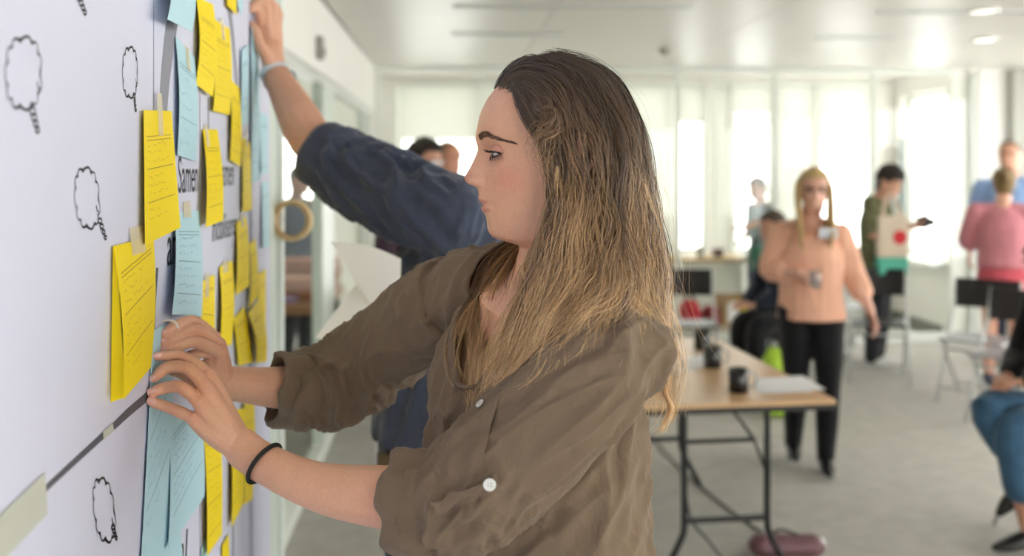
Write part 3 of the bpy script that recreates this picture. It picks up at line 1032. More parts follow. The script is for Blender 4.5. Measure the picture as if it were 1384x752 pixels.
def ear_shapes(mb, tf, side):
    """ear as tubes and a dish (local head frame, tf maps to world)"""
    pts = [(.004, .069, -.026), (.002, .073, -.012), (.004, .075, .006), (-.006, .080, .020), (-.020, .085, .022), (-.031, .087, .010), (-.031, .086, -.008), (-.022, .081, -.024), (-.012, .076, -.036), (-.002, .072, -.038), (.003, .069, -.028)]
    p = spline([(x, y * side, z) for x, y, z in pts], 40)
    mb.tube([tf(q) for q in p], [.0036] * 40, 8, round_caps=True)
    p2 = [(-.004, .071, -.030), (-.008, .073, -.015), (-.012, .075, .002), (-.014, .077, .012)]
    mb.tube([tf((x, y * side, z)) for x, y, z in spline(p2, 12)], [(.005, .011)] * 12, 10, up=tf((0, side, 0)) - tf((0, 0, 0)), round_caps=True)
    p3 = [(-.006, .073, -.036), (-.004, .073, -.030)]
    mb.tube([tf((x, y * side, z)) for x, y, z in p3], [.0062, .0062], 8, round_caps=True)

def head_tf(center, fwd, left, up, scale=1.0):
    center, fwd, left, up = map(np.asarray, (center, fwd, left, up))
    def tf(p):
        p = np.asarray(p, float)
        if p.ndim == 1:
            return center + scale * (fwd * p[0] + left * p[1] + up * p[2])
        return center + scale * (p[:, :1] * fwd + p[:, 1:2] * left + p[:, 2:3] * up)
    return tf

def head_axes(fwd2, pitch=0.0, roll=0.0):
    """fwd2: horizontal facing direction (x, y); pitch > 0 looks down"""
    f0 = nrm(np.r_[fwd2[:2], 0.0])
    l0 = np.cross(UPV, f0)
    f = f0 * math.cos(pitch) - UPV * math.sin(pitch)
    u = np.cross(f, l0)
    l = l0 * math.cos(roll) + u * math.sin(roll)
    u = np.cross(f, l)
    return f, l, u

def hand_simple(mb, wrist, d, pn, side, k=1.0, curl=0.5):
    """hand with five fingers: d along the hand, pn palm normal, side = +1 when the thumb lies along cross(d, pn)"""
    d, pn = nrm(d), nrm(pn - nrm(d) * np.dot(pn, nrm(d)))
    t = np.cross(d, pn) * side
    w = np.asarray(wrist, float)
    mb.tube([w - d * .02 * k, w + d * .02 * k, w + d * .055 * k, w + d * .085 * k], [(.022 * k, .017 * k), (.030 * k, .015 * k), (.038 * k, .014 * k), (.036 * k, .012 * k)], 12, up=t, round_caps=True)
    for i, (o, L) in enumerate(((.029, .072), (.010, .080), (-.010, .075), (-.028, .058))):
        b = w + (d * .082 + t * o) * k
        a1 = curl * .7
        a2 = curl * 1.7
        d1 = d * math.cos(a1) + pn * math.sin(a1)
        d2 = d * math.cos(a2) + pn * math.sin(a2)
        p1 = b + d1 * L * .52 * k
        p2 = p1 + d2 * L * .48 * k
        mb.tube(spline([b - d * .015 * k, b, p1, p2], 9), [.0095 * k, .0093 * k, .009 * k, .009 * k, .0088 * k, .0085 * k, .008 * k, .0075 * k, .007 * k], 8, round_caps=True)
    b = w + (d * .03 + t * .026) * k
    mb.tube(spline([b - t * .01 * k, b + (d * .018 + t * .016) * k, b + (d * .042 + t * .022 + pn * .012) * k, b + (d * .062 + t * .02 + pn * .022) * k], 8), [.013 * k, .012 * k, .0115 * k, .011 * k, .0105 * k, .010 * k, .009 * k, .008 * k], 8, round_caps=True)

def cloth_wave(V, LST, amp, scale, dirv=None, seed=0.0):
    """soft folds pushed along the normals; dirv: direction the folds run in"""
    N = vnormals(V, LST)
    q = V * scale
    if dirv is not None:
        dv = nrm(dirv)
        q = q - (q @ dv)[:, None] * dv * 0.78
    n = noise3(q + seed) + 0.5 * noise3(q * 2.1 + seed + 9)
    rid = (1 - np.abs(n) * 2.2)
    return V + N * (amp * (0.6 * n + 0.45 * rid - .2))[:, None]

M_skin_attr = mat('skin', (214, 164, 142), 0.48, spec=0.35, sss=0.12, attr='tint', var=(60, 0.04), bump=(350, 0.05))

def skin_cols(V, base, head=None):
    c = np.tile(np.array(lin(base)[:3]), (len(V), 1))
    n = noise3(V * 14 + 3)
    c *= (1 + .10 * n)[:, None] * np.array([1, 1, 1])
    return c

def folds(V, direction, freq, along, seed, sharp=1.6):
    """ridged folds running along `direction`"""
    dv = nrm(direction)
    q = V - (V @ dv)[:, None] * dv
    q = q * freq + (V @ dv)[:, None] * dv * along
    n = noise3(q + seed) + .45 * noise3(q * 2.03 + seed * 1.7 + 5)
    return np.clip(1 - np.abs(n) * 2.4, 0, 1) ** sharp - .35, n

def soften(p, it=2):
    p = np.array(p)
    for _ in range(it):
        p[1:-1] = (p[:-2] + 2 * p[1:-1] + p[2:]) / 4
    return p

def person(name, label, O, fwd, H=1.70, pose=None, skin=(222, 172, 150), top=None, legs=None, shoes=None, hair=None, voxel=.008, cat='person', group=None, head_yaw=0.0, head_pitch=0.05, head_dir=None, belt=None, sex='f', gaze=True):
    """standing or posed person. pose: joint name -> world point. top: dict(mat, hem, sleeve, loose); legs: dict(mat, loose, end)"""
    pose = pose or {}
    O = np.asarray(O, float)
    F = nrm(np.r_[fwd[:2], 0.0])
    R = np.cross(F, UPV)
    k = H / 1.70
    w = lambda r, f, z: O + (R * r + F * f + UPV * z) * k
    sh = .175 if sex == 'f' else .20
    J = dict(hip=w(0, 0, .90), waist=w(0, .005, 1.04), chest=w(0, .01, 1.26), neck=w(0, -.005, 1.43), head=w(0, .035, 1.585),
             shR=w(sh, -.005, 1.345), shL=w(-sh, -.005, 1.345), elR=w(sh + .06, -.03, 1.10), elL=w(-sh - .06, -.03, 1.10),
             wrR=w(sh + .07, .06, .87), wrL=w(-sh - .07, .06, .87),
             hiR=w(.085, 0, .88), hiL=w(-.085, 0, .88), knR=w(.095, .02, .48), knL=w(-.095, .02, .48), anR=w(.10, -.01, .08), anL=w(-.10, -.01, .08))
    J.update({a: np.asarray(b, float) for a, b in pose.items() if not a.startswith('_')})
    root = thing(name, label, cat, O, group)
    hd = nrm(np.r_[head_dir[:2], 0]) if head_dir is not None else F * math.cos(head_yaw) + R * math.sin(head_yaw)
    hf, hl, hu = head_axes(hd, head_pitch)
    hs = (0.98 if sex == 'f' else 1.06) * (0.5 + 0.5 * k)
    tf = head_tf(J['head'], hf, hl, hu, hs)
    body = MB()
    v, f = head_grid(64, 72, nose=1.0 if sex == 'f' else 1.15, jaw=1.0 if sex == 'f' else 1.06, zmin=-.118)
    body.add(tf(v), f)
    for s in (1, -1):
        ear_shapes(body, tf, s)
    body.tube(spline([J['neck'] - UPV * .03, J['neck'] + UPV * .03, J['head'] - hu * .10 - hf * .012, J['head'] - hu * .06 - hf * .014], 8), [.070 * k, .062 * k, .057 * k, .056 * k, .056 * k, .057 * k, .057 * k, .052 * k], 16, round_caps=True)
    wd = 1.0 if sex == 'f' else 1.10
    body.tube(spline([J['hip'] - UPV * .04, J['hip'], J['waist'], J['chest'], J['neck'] - UPV * .03], 14), [(r1 * k * wd, r2 * k * wd) for r1, r2 in zip(np.interp(np.linspace(0, 1, 14), [0, .2, .42, .75, 1], [.09, .105, .09, .105, .05]), np.interp(np.linspace(0, 1, 14), [0, .2, .42, .75, 1], [.13, .16, .13, .15, .07]))], 18, up=F)
    body.tube(spline([J['shR'], J['neck'] - UPV * .05, J['shL']], 9), [.055 * k] * 9, 12, round_caps=True)
    for s in 'RL':
        body.tube(soften(np.vstack([spline([J['sh' + s], J['el' + s]], 6), spline([J['el' + s], J['wr' + s]], 7)[1:]]), 1), [x * k * wd for x in (.052, .050, .046, .043, .040, .039, .039, .040, .037, .033, .029, .026)], 12, round_caps=True)
        d = J['wr' + s] - J['el' + s]
        hdv = pose.get('_hand' + s, d)
        pn = pose.get('_palm' + s, (J['hip'] - J['wr' + s]) * np.array([1, 1, 0]) + 1e-4)
        if pose.get('_fn' + s):
            pose['_fn' + s](body)
        else:
          hand_simple(body, J['wr' + s], np.asarray(hdv, float), np.asarray(pn, float), 1 if s == 'L' else -1, (.95 if sex == 'f' else 1.08) * k * (pose.get('_hk', 1.0) if s == 'L' else 1.0), pose.get('_curl' + s, .55))
        if not (legs or {}).get('cover', False):
            body.tube(soften(np.vstack([spline([J['hi' + s], J['kn' + s]], 6), spline([J['kn' + s], J['an' + s]], 7)[1:]]), 1), [x * k for x in (.085, .083, .077, .070, .062, .055, .054, .056, .053, .046, .039, .036)], 12, round_caps=True)
    Vb, Lb = remeshed(body, voxel, 3)
    raw_obj('body', Vb, Lb, M_skin_attr, root, skin_cols(Vb, skin))
    # eyes and brows
    for s in (1, -1):
        MB().lathe(tf((.0715, .031 * s, .0)), [(.001, -.0115), (.008, -.0085), (.0115, 0), (.008, .0085), (.001, .0115)], 12, hf).build('eye', mat('eye_dark', (70, 58, 54), .2), root, smooth=True)
        p = [tf((.099 - .5 * abs(y - .02) ** 1.3, y * s, .021 + z)) for y, z in ((.012, -.001), (.022, .003), (.034, .003), (.044, -.001))]
        MB().tube(spline(p, 8), [(.0035, .003)] * 8, 6, round_caps=True).build('eyebrow', mat('brow_' + name + str(hair['col'] if hair else 0), (np.array(hair['col']) * .7).astype(int) if hair else (90, 70, 60), .7), root)
    # clothes
    if top:
        lo = top.get('loose', .02) * k
        hem = top.get('hem', .86) * k
        mb = MB()
        hv = O[2] + hem
        base = J['hip'] + (J['waist'] - J['hip']) * np.clip((hv - J['hip'][2]) / (J['waist'][2] - J['hip'][2] + 1e-6), -.8, .8) if top.get('upright', True) else J['hip']
        T = np.linspace(0, 1, 16)
        path = spline([base, J['waist'], J['chest'], J['neck'] - UPV * (.035 + top.get('neckdrop', 0))], 16)
        mb.tube(path, [(a * k * wd + lo, b * k * wd + lo) for a, b in zip(np.interp(T, [0, .3, .7, .9, 1], [.115, .10, .112, .085, .045]), np.interp(T, [0, .3, .68, .88, 1], [.165, .145, .155, .115, .06]))], 22, up=F)
        mb.tube(spline([J['shR'], J['neck'] - UPV * (.045 + top.get('neckdrop', 0)), J['shL']], 11), [.046 * k + lo * .45] * 11, 14, round_caps=True)
        for s in 'RL':
            sl = top.get('sleeve' + s, top.get('sleeve', 1.0))
            a = spline([J['sh' + s], J['el' + s]], 8)
            b = spline([J['el' + s], J['wr' + s]], 8)
            full = soften(np.vstack([a, b[1:]]))
            rad = np.interp(np.linspace(0, 1, 15), [0, .25, .5, .75, 1], [.050, .050, .045, .043, .034]) * k * wd + lo * np.interp(np.linspace(0, 1, 15), [0, .5, 1], [.55, .7, .7])
            m = max(3, int(round(15 * sl)))
            mb.tube(full[:m], rad[:m], 14, round_caps=True)
        if top.get('extra'):
            top['extra'](mb, J)
        Vt, Lt = remeshed(mb, voxel, 4)
        Vt = cloth_wave(Vt, Lt, top.get('fold', .010) * k, 9.0, top.get('dir', (0, 0, 1)), seed=len(label))
        if top.get('folder'):
            Vt = top['folder'](Vt, Lt)
        t_ob = raw_obj(top.get('name', 'top'), Vt, Lt, top['mat'], root)
    if legs:
        lo = legs.get('loose', .012) * k
        mb = MB()
        if not legs.get('skirt'):
            mb.tube(spline([J['hip'] - UPV * .05 * k, J['hip'], J['hip'] + (J['waist'] - J['hip']) * .7], 5), [(.10 * k * wd + lo, .155 * k * wd + lo)] * 3 + [(.098 * k * wd + lo, .148 * k * wd + lo)] * 2, 20, up=F, round_caps=True)
            for s in 'RL':
                e = legs.get('end', 1.0)
                a = spline([J['hi' + s], J['kn' + s]], 8)
                b = spline([J['kn' + s], J['an' + s]], 8)
                full = soften(np.vstack([a, b[1:]]))
                rad = np.interp(np.linspace(0, 1, 15), [0, .25, .5, .75, 1], [.095, .085, .063, .058, .045]) * k + lo
                m = max(4, int(round(15 * e)))
                mb.tube(full[:m], rad[:m], 14, round_caps=True)
        else:
            z1 = legs['skirt'] * k
            mb.tube(spline([J['hip'] + (J['waist'] - J['hip']) * .6, J['hip'], O * np.array([1, 1, 0]) + UPV * (O[2] + z1)], 8), [(.12 * k, .16 * k), (.125 * k, .17 * k), (.13 * k, .18 * k), (.135 * k, .185 * k), (.14 * k, .19 * k), (.14 * k, .19 * k), (.145 * k, .195 * k), (.145 * k, .195 * k)], 20, up=F)
        Vt, Lt = remeshed(mb, voxel, 3)
        Vt = cloth_wave(Vt, Lt, .006 * k, 11.0, (0, 0, 1), seed=3.3 + len(label))
        raw_obj(legs.get('name', 'trousers'), Vt, Lt, legs['mat'], root)
    if shoes:
        for s in 'RL':
            an = J['an' + s]
            fd = nrm(np.asarray(pose.get('_foot' + s, F), float))
            mb = MB()
            hh = shoes.get('h', .10) * k
            sole = an - UPV * .045 * k
            mb.tube(spline([an + UPV * hh, an, an - UPV * .03 * k], 6), [.045 * k] * 6, 12)
            mb.tube(spline([sole - fd * .055 * k + UPV * .018 * k, sole + UPV * .022 * k + fd * .02 * k, sole + fd * .10 * k + UPV * .008 * k, sole + fd * .165 * k - UPV * .002], 9), [(.036 * k, .034 * k), (.042 * k, .036 * k), (.044 * k, .038 * k), (.040 * k, .040 * k), (.034 * k, .043 * k), (.030 * k, .044 * k), (.026 * k, .042 * k), (.022 * k, .036 * k), (.016 * k, .024 * k)], 14, up=UPV, round_caps=True)
            if shoes.get('heel'):
                mb.box(sole - fd * .045 * k - UPV * .03 * k, (.05 * k, .05 * k, .06 * k), (fd, np.cross(UPV, fd), UPV))
            Vt, Lt = remeshed(mb, .006, 2)
            raw_obj('shoe', Vt, Lt, shoes['mat'], root)
    if hair:
        hair_shell(root, tf, hair, hs)
    root['_j'] = 0
    del root['_j']
    return root, J, tf, (hf, hl, hu)

def hair_shell(root, tf, hair, hs, voxel=.005):
    """scalp hair as a shaped shell plus optional hanging locks"""
    v, f = head_grid(70, 80, zmin=-.12)
    x, y, z = v[:, 0], np.abs(v[:, 1]), v[:, 2]
    th = hair.get('thick', .012)
    rec = hair.get('line', .068)
    lim = np.interp(z, [-.12, -.075, -.05, -.02, .0, .03, rec - .02, rec, .12], [-.03, -.03, -.012, .0, .012, .045, .055, .2, .3])
    if 'lims' in hair:
        lim = np.interp(z, [q[0] for q in hair['lims']], [q[1] for q in hair['lims']])
    keep = x < lim
    keep &= z > -.088
    if hair.get('fringe'):
        keep |= (z > .04)
    nv = np.stack([x - .005, v[:, 1], z - .01], 1)
    nv /= np.linalg.norm(nv, axis=1, keepdims=True)
    edge = np.clip((lim - x) / .03, 0, 1)
    n = noise3(v * 55 + 5)
    vv = v + nv * (th * (0.35 + .65 * edge) * (1 + hair.get('curl', .35) * n))[:, None]
    fs = [q for q in f if len(q) == 4 and all(keep[i] for i in q)] + ([f[-1]] if True else [])
    c = hair['col']
    m = mat('hair_%d_%d_%d' % tuple(c), c, .5, spec=.4, var=(30, .25), bump=(90, .5))
    W = tf(vv)
    ob = mesh_obj('hair', W, fs, m, root, smooth=True)
    if hair.get('locks'):
        mb = MB()
        for pts, r0, r1 in hair['locks']:
            p = spline([tf(np.array(q)) for q in pts], 16)
            mb.tube(p, list(np.interp(np.linspace(0, 1, 16), [0, .3, .8, 1], [r0 * .7, r0, r1, r1 * .35])), 9, round_caps=True)
        Vt, Lt = remeshed(mb, voxel, 2)
        Vt = cloth_wave(Vt, Lt, .008, 45, (0, 0, 1), seed=8)
        raw_obj('hair_length', Vt, Lt, m, root)
    return ob
# ------------------------------------------------------------------ furniture and things in the back of the room
M_wood = mat('table_wood', (205, 168, 128), 0.35, spec=.5, var=(7, .12), stretch=(1, 9, 1))
M_black = mat('black_metal', (28, 28, 30), 0.45)
M_blackp = mat('black_plastic', (26, 26, 28), 0.4)
M_chrome = mat('chair_tube', (196, 198, 198), 0.3, metal=.5)
M_cup = mat('mug_black', (20, 20, 22), 0.18, spec=.6)
M_cupin = mat('mug_inside', (205, 200, 190), 0.3)
M_paper = mat('white_paper', (240, 240, 244), 0.6, spec=.2)

# folding table
TZ = .74
t_r = on_plane(1133, 541, (0, 0, TZ), UPV)
tdir = nrm(on_plane(985, 465, (0, 0, TZ), UPV) - t_r)
tdir = nrm(np.r_[tdir[:2], 0])
tacr = np.array([tdir[1], -tdir[0], 0.0])
TW, TL_ = .80, 1.42
tc_ = t_r - tacr * TW / 2 + tdir * TL_ / 2
axT = (tacr, tdir, UPV)
tb = thing('folding_table', 'folding table with tan wood top and black bent tube legs', 'table', np.r_[tc_[:2], 0])
def TP(a, b, z):
    """point on the table frame: a across from its middle, b along from its front edge"""
    return np.r_[(t_r - tacr * TW / 2 + tacr * a + tdir * b)[:2], z]
MB().box(TP(0, TL_ / 2, TZ - .009), (TW - .012, TL_ - .012, .018), axT, bev=.002).build('tabletop', M_wood, tb)
MB().box(TP(0, TL_ / 2, TZ - .028), (TW, TL_, .02), axT, bev=.003).build('edge_frame', M_black, tb)
for b0, sg in ((.14, 1), (TL_ - .14, -1)):
    for a in (-.17, .17):
        MB().tube(spline([TP(a, b0, TZ - .03), TP(a, b0, .42), TP(a, b0, .24), TP(a * 1.06, b0, .185), TP(a + math.copysign(.10, a), b0, .01)], 22), .0135, 10).build('leg', M_black, tb, smooth=True)
    MB().tube([TP(-.17, b0, .25), TP(.17, b0, .25)], .012, 10).build('crossbar', M_black, tb)
    MB().tube([TP(-.17, b0, .56), TP(.12, b0, .56)], .009, 10).build('crossbar', M_black, tb)
    MB().tube([TP(.06, b0 + sg * .32, TZ - .035), TP(.12, b0 + .02 * sg, .56), TP(.17, b0, .42)], .006, 8).build('brace', M_black, tb)

def mug(px, py, d, label, group='black mugs on the folding table'):
    q = on_plane(px, py, (0, 0, TZ), UPV)
    o = thing('mug', label, 'mug', q, group)
    MB().lathe(q, [(.0, .001), (.036, .001), (.039, .006), (.0405, .094), (.0385, .095), (.036, .09), (.034, .01), (0, .009)], 28).build('cup', M_cup, o, smooth=True)
    MB().lathe(q, [(.0365, .0925), (.0345, .012), (0, .0105)], 28).build('glazed_inside', M_cupin, o, smooth=True)
    hp = [q + RT * .038 + UPV * .08, q + RT * .062 + UPV * .077, q + RT * .070 + UPV * .05, q + RT * .060 + UPV * .024, q + RT * .038 + UPV * .02]
    MB().tube(spline(hp, 14), [(.004, .007)] * 14, 8, up=RT).build('handle', mat('mug_handle', (170, 170, 168), .2, spec=.7), o, smooth=True)
    return o
mug(998, 530, 0, 'black mug nearest on the folding table beside the papers')
mug(963, 497, 0, 'black mug in the middle of the three on the table')
mug(949, 472, 0, 'farthest black mug on the folding table')
# papers
for i, (c4, lab) in enumerate(((((1022, 512), (1085, 508), (1116, 527), (1030, 530)), 'top sheet of white paper beside the nearest mug'), (((1018, 516), (1070, 510), (1100, 530), (1024, 532)), 'white paper lying under another sheet beside the nearest mug'), (((905, 492), (948, 478), (962, 494), (918, 506)), 'white paper behind the middle mug by the hair tips'))):
    G = bilinear([on_plane(*p, (0, 0, TZ + .001 + (.003 if i == 0 else 0)), UPV) for p in c4], 4, 4)
    tag(MB().slab(G, UPV, .0008).build('paper_sheet', M_paper), lab, 'paper', 'papers on the folding table')
q = on_plane(908, 512, (0, 0, TZ), UPV)
o = thing('drinking_glass', 'clear tumbler on the table close to the hair tips', 'glass', q)
MB().lathe(q, [(0, .002), (.028, .002), (.034, .11), (.032, .11), (.026, .008), (0, .007)], 24).build('tumbler', mat_glass('tumbler_glass', (240, 244, 244), .18), o, smooth=True)
MB().lathe(q, [(0, .0071), (.027, .009), (.030, .06), (0, .06)], 24).build('water', mat_glass('water', (235, 242, 246), .12), o, smooth=True)

def folding_chair(label, q, ang, seatcol=None, group='black folding chairs'):
    """q floor point under the seat middle; ang: facing direction angle in world"""
    F = np.array([math.cos(ang), math.sin(ang), 0]); R = np.cross(F, UPV)
    w = lambda r, f, z: np.asarray(q, float) + R * r + F * f + UPV * z
    o = thing('folding_chair', label, 'chair', q, group)
    # curved back panel
    G = np.array([[w(r, -.20 - .04 * (z - .62) / .2 + .10 * (r / .21) ** 2 * .35, z) for r in np.linspace(-.21, .21, 9)] for z in np.linspace(.63, .83, 6)])
    MB().slab(G, -F, .014).build('backrest', M_blackp, o, smooth=False)
    G = np.array([[w(r, f, .452 - .012 * math.cos(r / .2 * 1.4) * math.cos(f / .2 * 1.3)) for r in np.linspace(-.19, .19, 9)] for f in np.linspace(-.18, .20, 9)])
    MB().slab(G, UPV, -.016).build('seat', seatcol or M_blackp, o)
    for s in (-1, 1):
        MB().tube([w(.215 * s, -.235, .83), w(.215 * s, -.16, .62), w(.215 * s, .02, .30), w(.215 * s, .20, .01)], .011, 9).build('leg', M_chrome, o, smooth=True)
        MB().tube([w(.195 * s, .14, .44), w(.195 * s, .0, .26), w(.195 * s, -.20, .01)], .011, 9).build('leg', M_chrome, o, smooth=True)
        MB().tube([w(.205 * s, -.17, .44), w(.205 * s, .19, .44)], .008, 8).build('seat_rail', M_chrome, o)
    MB().tube([w(-.215, .15, .10), w(.215, .15, .10)], .009, 8).build('crossbar', M_chrome, o)
    MB().tube([w(-.195, -.14, .09), w(.195, -.14, .09)], .009, 8).build('crossbar', M_chrome, o)
    MB().tube([w(-.20, .08, .36), w(.20, .08, .36)], .008, 8).build('crossbar', M_chrome, o)
    return o
def floor_pt(px, py):
    return on_plane(px, py, (0, 0, 0), UPV)
M_seatgrey = mat('seat_grey', (150, 150, 154), .3)
folding_chair('folding chair behind the walking woman, in front of the man in a beanie', P(1186, 500, 7.6) * np.array([1, 1, 0]), math.radians(-110))
folding_chair('folding chair with pale seat standing alone before the woman in pink', P(1322, 528, 6.9) * np.array([1, 1, 0]), math.radians(-135), M_seatgrey)
folding_chair('folding chair close behind the other one at the right edge', P(1368, 545, 6.3) * np.array([1, 1, 0]), math.radians(-140), M_seatgrey)
folding_chair('folding chair far back beside the red bags', P(930, 470, 7.55) * np.array([1, 1, 0]), math.radians(-95))
folding_chair('folding chair largely hidden behind the walking woman', P(1140, 495, 8.45) * np.array([1, 1, 0]), math.radians(200))

# counter beyond the glass
cx0, cx1 = on_plane(800, 350, (0, 9.45, 0), np.array([0, 1.0, 0])), on_plane(1010, 350, (0, 9.45, 0), np.array([0, 1.0, 0]))
ct = thing('counter_table', 'long white counter with a thin wood edge behind the far glass', 'counter', ((cx0[0] + cx1[0]) / 2, 9.65, 0))
zt = cx0[2]
MB().box(((cx0[0] + cx1[0]) / 2, 9.7, zt - .02), (cx1[0] - cx0[0], .5, .04), bev=.003).build('worktop', mat('oak_edge', (200, 170, 116), .5, var=(8, .1)), ct)
MB().box(((cx0[0] + cx1[0]) / 2, 9.72, (zt - .04) / 2), (cx1[0] - cx0[0] - .06, .42, zt - .04)).build('front_panel', mat('counter_white', (232, 232, 222), .5), ct)
for px, w_, h_, c, lab in ((970, .10, .07, (120, 84, 74), 'small brown box on the counter behind the glass'), (946, .06, .09, (190, 190, 186), 'small grey jar on the counter behind the glass')):
    q = np.r_[on_plane(px, 345, (0, 9.6, 0), np.array([0, 1.0, 0]))[:2], zt]
    b = MB().box(q + UPV * h_ / 2, (w_, .08, h_), bev=.006); b.box(q + UPV * (h_ + .006), (w_ * .9, .07, .012), bev=.003)
    tag(b.build('storage_box', mat('box_%d' % px, c, .6)), lab, 'box')

# bags and boxes on a low bench by the glass
def lump_bag(name, px, py, d, size, col, label, cat='bag', handle=True):
    q = P(px, py, d); q[2] = max(q[2], 0)
    o = thing(name, label, cat, q)
    m = MB()
    sx, sy, sz = size
    m.tube([q + UPV * z for z in (0.0, .25 * sz, .6 * sz, .9 * sz, sz)], [(sy * a, sx * a) for a in (.48, .52, .50, .40, .22)], 16, up=(0, 1, 0), round_caps=False)
    V, L = remeshed(m, .012, 3)
    V = cloth_wave(V, L, .03, 9, None, seed=px)
    V[:, 2] = np.maximum(V[:, 2], q[2])
    raw_obj('bag_body', V, L, mat('fabric_%s_%d' % (name, px), col, .7, var=(9, .12)), o)
    if handle:
        MB().tube(spline([q + RT * sx * -.2 + UPV * sz * .93, q + RT * sx * -.12 + UPV * sz * 1.25, q + RT * sx * .12 + UPV * sz * 1.25, q + RT * sx * .2 + UPV * sz * .93], 12), .012, 8).build('handle', mat('strap_dark', (50, 46, 48), .7), o)
    return o
bq = P(965, 470, 8.3) * np.array([1, 1, 0])
bn = thing('bench', 'low pale wooden bench under the red bags', 'bench', bq)
MB().box(bq + UPV * .30, (1.0, .36, .035), bev=.006).build('seat_plank', mat('bench_wood', (198, 190, 172), .5, var=(6, .08)), bn)
for sx in (-.42, .42):
    MB().box(bq + np.array([sx, 0, .14]), (.05, .32, .28), bev=.004).build('leg', M_chrome, bn)
zb = .3175
def at_z(px, d, z):
    q = P(px, 222, d); q[2] = z
    return q
def bench_bag(name, px, size, col, label, dd=8.25, **kw):
    q = at_z(px, dd, zb)
    py = HY - (q[2] - 1.65) * FPX / dd
    return lump_bag(name, px, py, dd, size, col, label, **kw)
bench_bag('red_bag', 932, (.18, .2, .20), (196, 52, 62), 'bright red bag at the near end of the bench')
bench_bag('dark_red_bag', 960, (.13, .2, .16), (150, 44, 56), 'dark red bag beside the bright red one', handle=False)
bx_q = at_z(990, 8.3, zb)
bxo = thing('cardboard_box', 'open brown cardboard box with yellow and white contents on the bench', 'box', bx_q)
wx, wy, wz = .24, .22, .24
for dx, dy, sx, sy in ((0, -wy / 2, wx, .006), (0, wy / 2, wx, .006), (-wx / 2, 0, .006, wy), (wx / 2, 0, .006, wy)):
    MB().box(bx_q + np.array([dx, dy, wz / 2]), (sx, sy, wz)).build('side_panel', mat('cardboard', (176, 146, 106), .8, var=(12, .06)), bxo)
for sx in (-1, 1):
    MB().box(bx_q + np.array([sx * (wx / 2 + .04), 0, wz + .02]), (.10, wy, .006), ((1, 0, .7 * -sx * -1), (0, 1, 0), (-.7 * sx, 0, 1))).build('flap', mat('cardboard'  , (176, 146, 106), .8), bxo)
tag(MB().box(bx_q + np.array([.06, -wy / 2 - .012, .12]), (.05, .015, .16), bev=.004).box(bx_q + np.array([.06, -wy / 2 - .012, .205]), (.03, .015, .02), bev=.004).build('yellow_carton', mat('carton_yellow', (238, 214, 70), .5)), 'slim yellow carton leaning on the cardboard box', 'carton')
tag(MB().box(bx_q + np.array([-.03, -wy / 2 - .012, .11]), (.09, .015, .15), bev=.004).box(bx_q + np.array([-.03, -wy / 2 - .012, .19]), (.05, .012, .02), bev=.004).build('white_carton', mat('carton_white', (240, 240, 236), .5)), 'white carton leaning on the cardboard box', 'carton')
lump_bag('green_bag', 1047, 561, 6.5, (.17, .15, .44), (170, 208, 60), 'lime green bag on the floor behind the walking woman', handle=True)
# cable, power strip, small case under the table
M_cable = mat('cable_grey', (92, 90, 88), .5)
cab = [TP(-.19, .10, .70), TP(-.16, .16, .42), TP(-.15, .12, .27), TP(-.10, .05, .20), TP(-.02, 0, .10), TP(.06, -.02, .02), TP(.16, .0, .010)]
tag(MB().tube(spline(cab, 60), .005, 7).build('power_cable', mat('cable_dark', (40, 40, 42), .5), None, True), 'dark cable hanging from the table leg to the floor', 'cable')
cab2 = [floor_pt(880, 590) + UPV * .006, floor_pt(905, 620) + UPV * .006, floor_pt(935, 650) + UPV * .006, floor_pt(985, 690) + UPV * .006, floor_pt(1030, 722) + UPV * .006, floor_pt(1046, 733) + UPV * .02]
tag(MB().tube(spline(cab2, 60), .005, 7).build('power_cable', M_cable, None, True), 'grey cable running over the carpet to the dusky case', 'cable')
q = floor_pt(1066, 752)
ps = thing('small_case', 'dusky mauve case with a silver end on the floor under the table', 'case', q)
m = MB(); m.tube([q - RT * .12 + UPV * .045, q + RT * .10 + UPV * .045], [(.045, .06), (.045, .06)], 16, up=UPV, round_caps=True)
V, L = remeshed(m, .006, 2)
V[:, 2] = np.maximum(V[:, 2], .001)
raw_obj('shell', V, L, mat('mauve_shell', (120, 84, 92), .4), ps)
MB().lathe(q + RT * .13 + UPV * .045, [(0, .022), (.028, .018), (.034, 0), (.034, -.02)], 18, RT).build('end_cap', M_chrome, ps, smooth=True)
MB().tube(spline([q - RT * .08 + UPV * .088, q - RT * .03 + UPV * .11, q + RT * .04 + UPV * .088], 10), .006, 8).build('grip', M_blackp, ps)

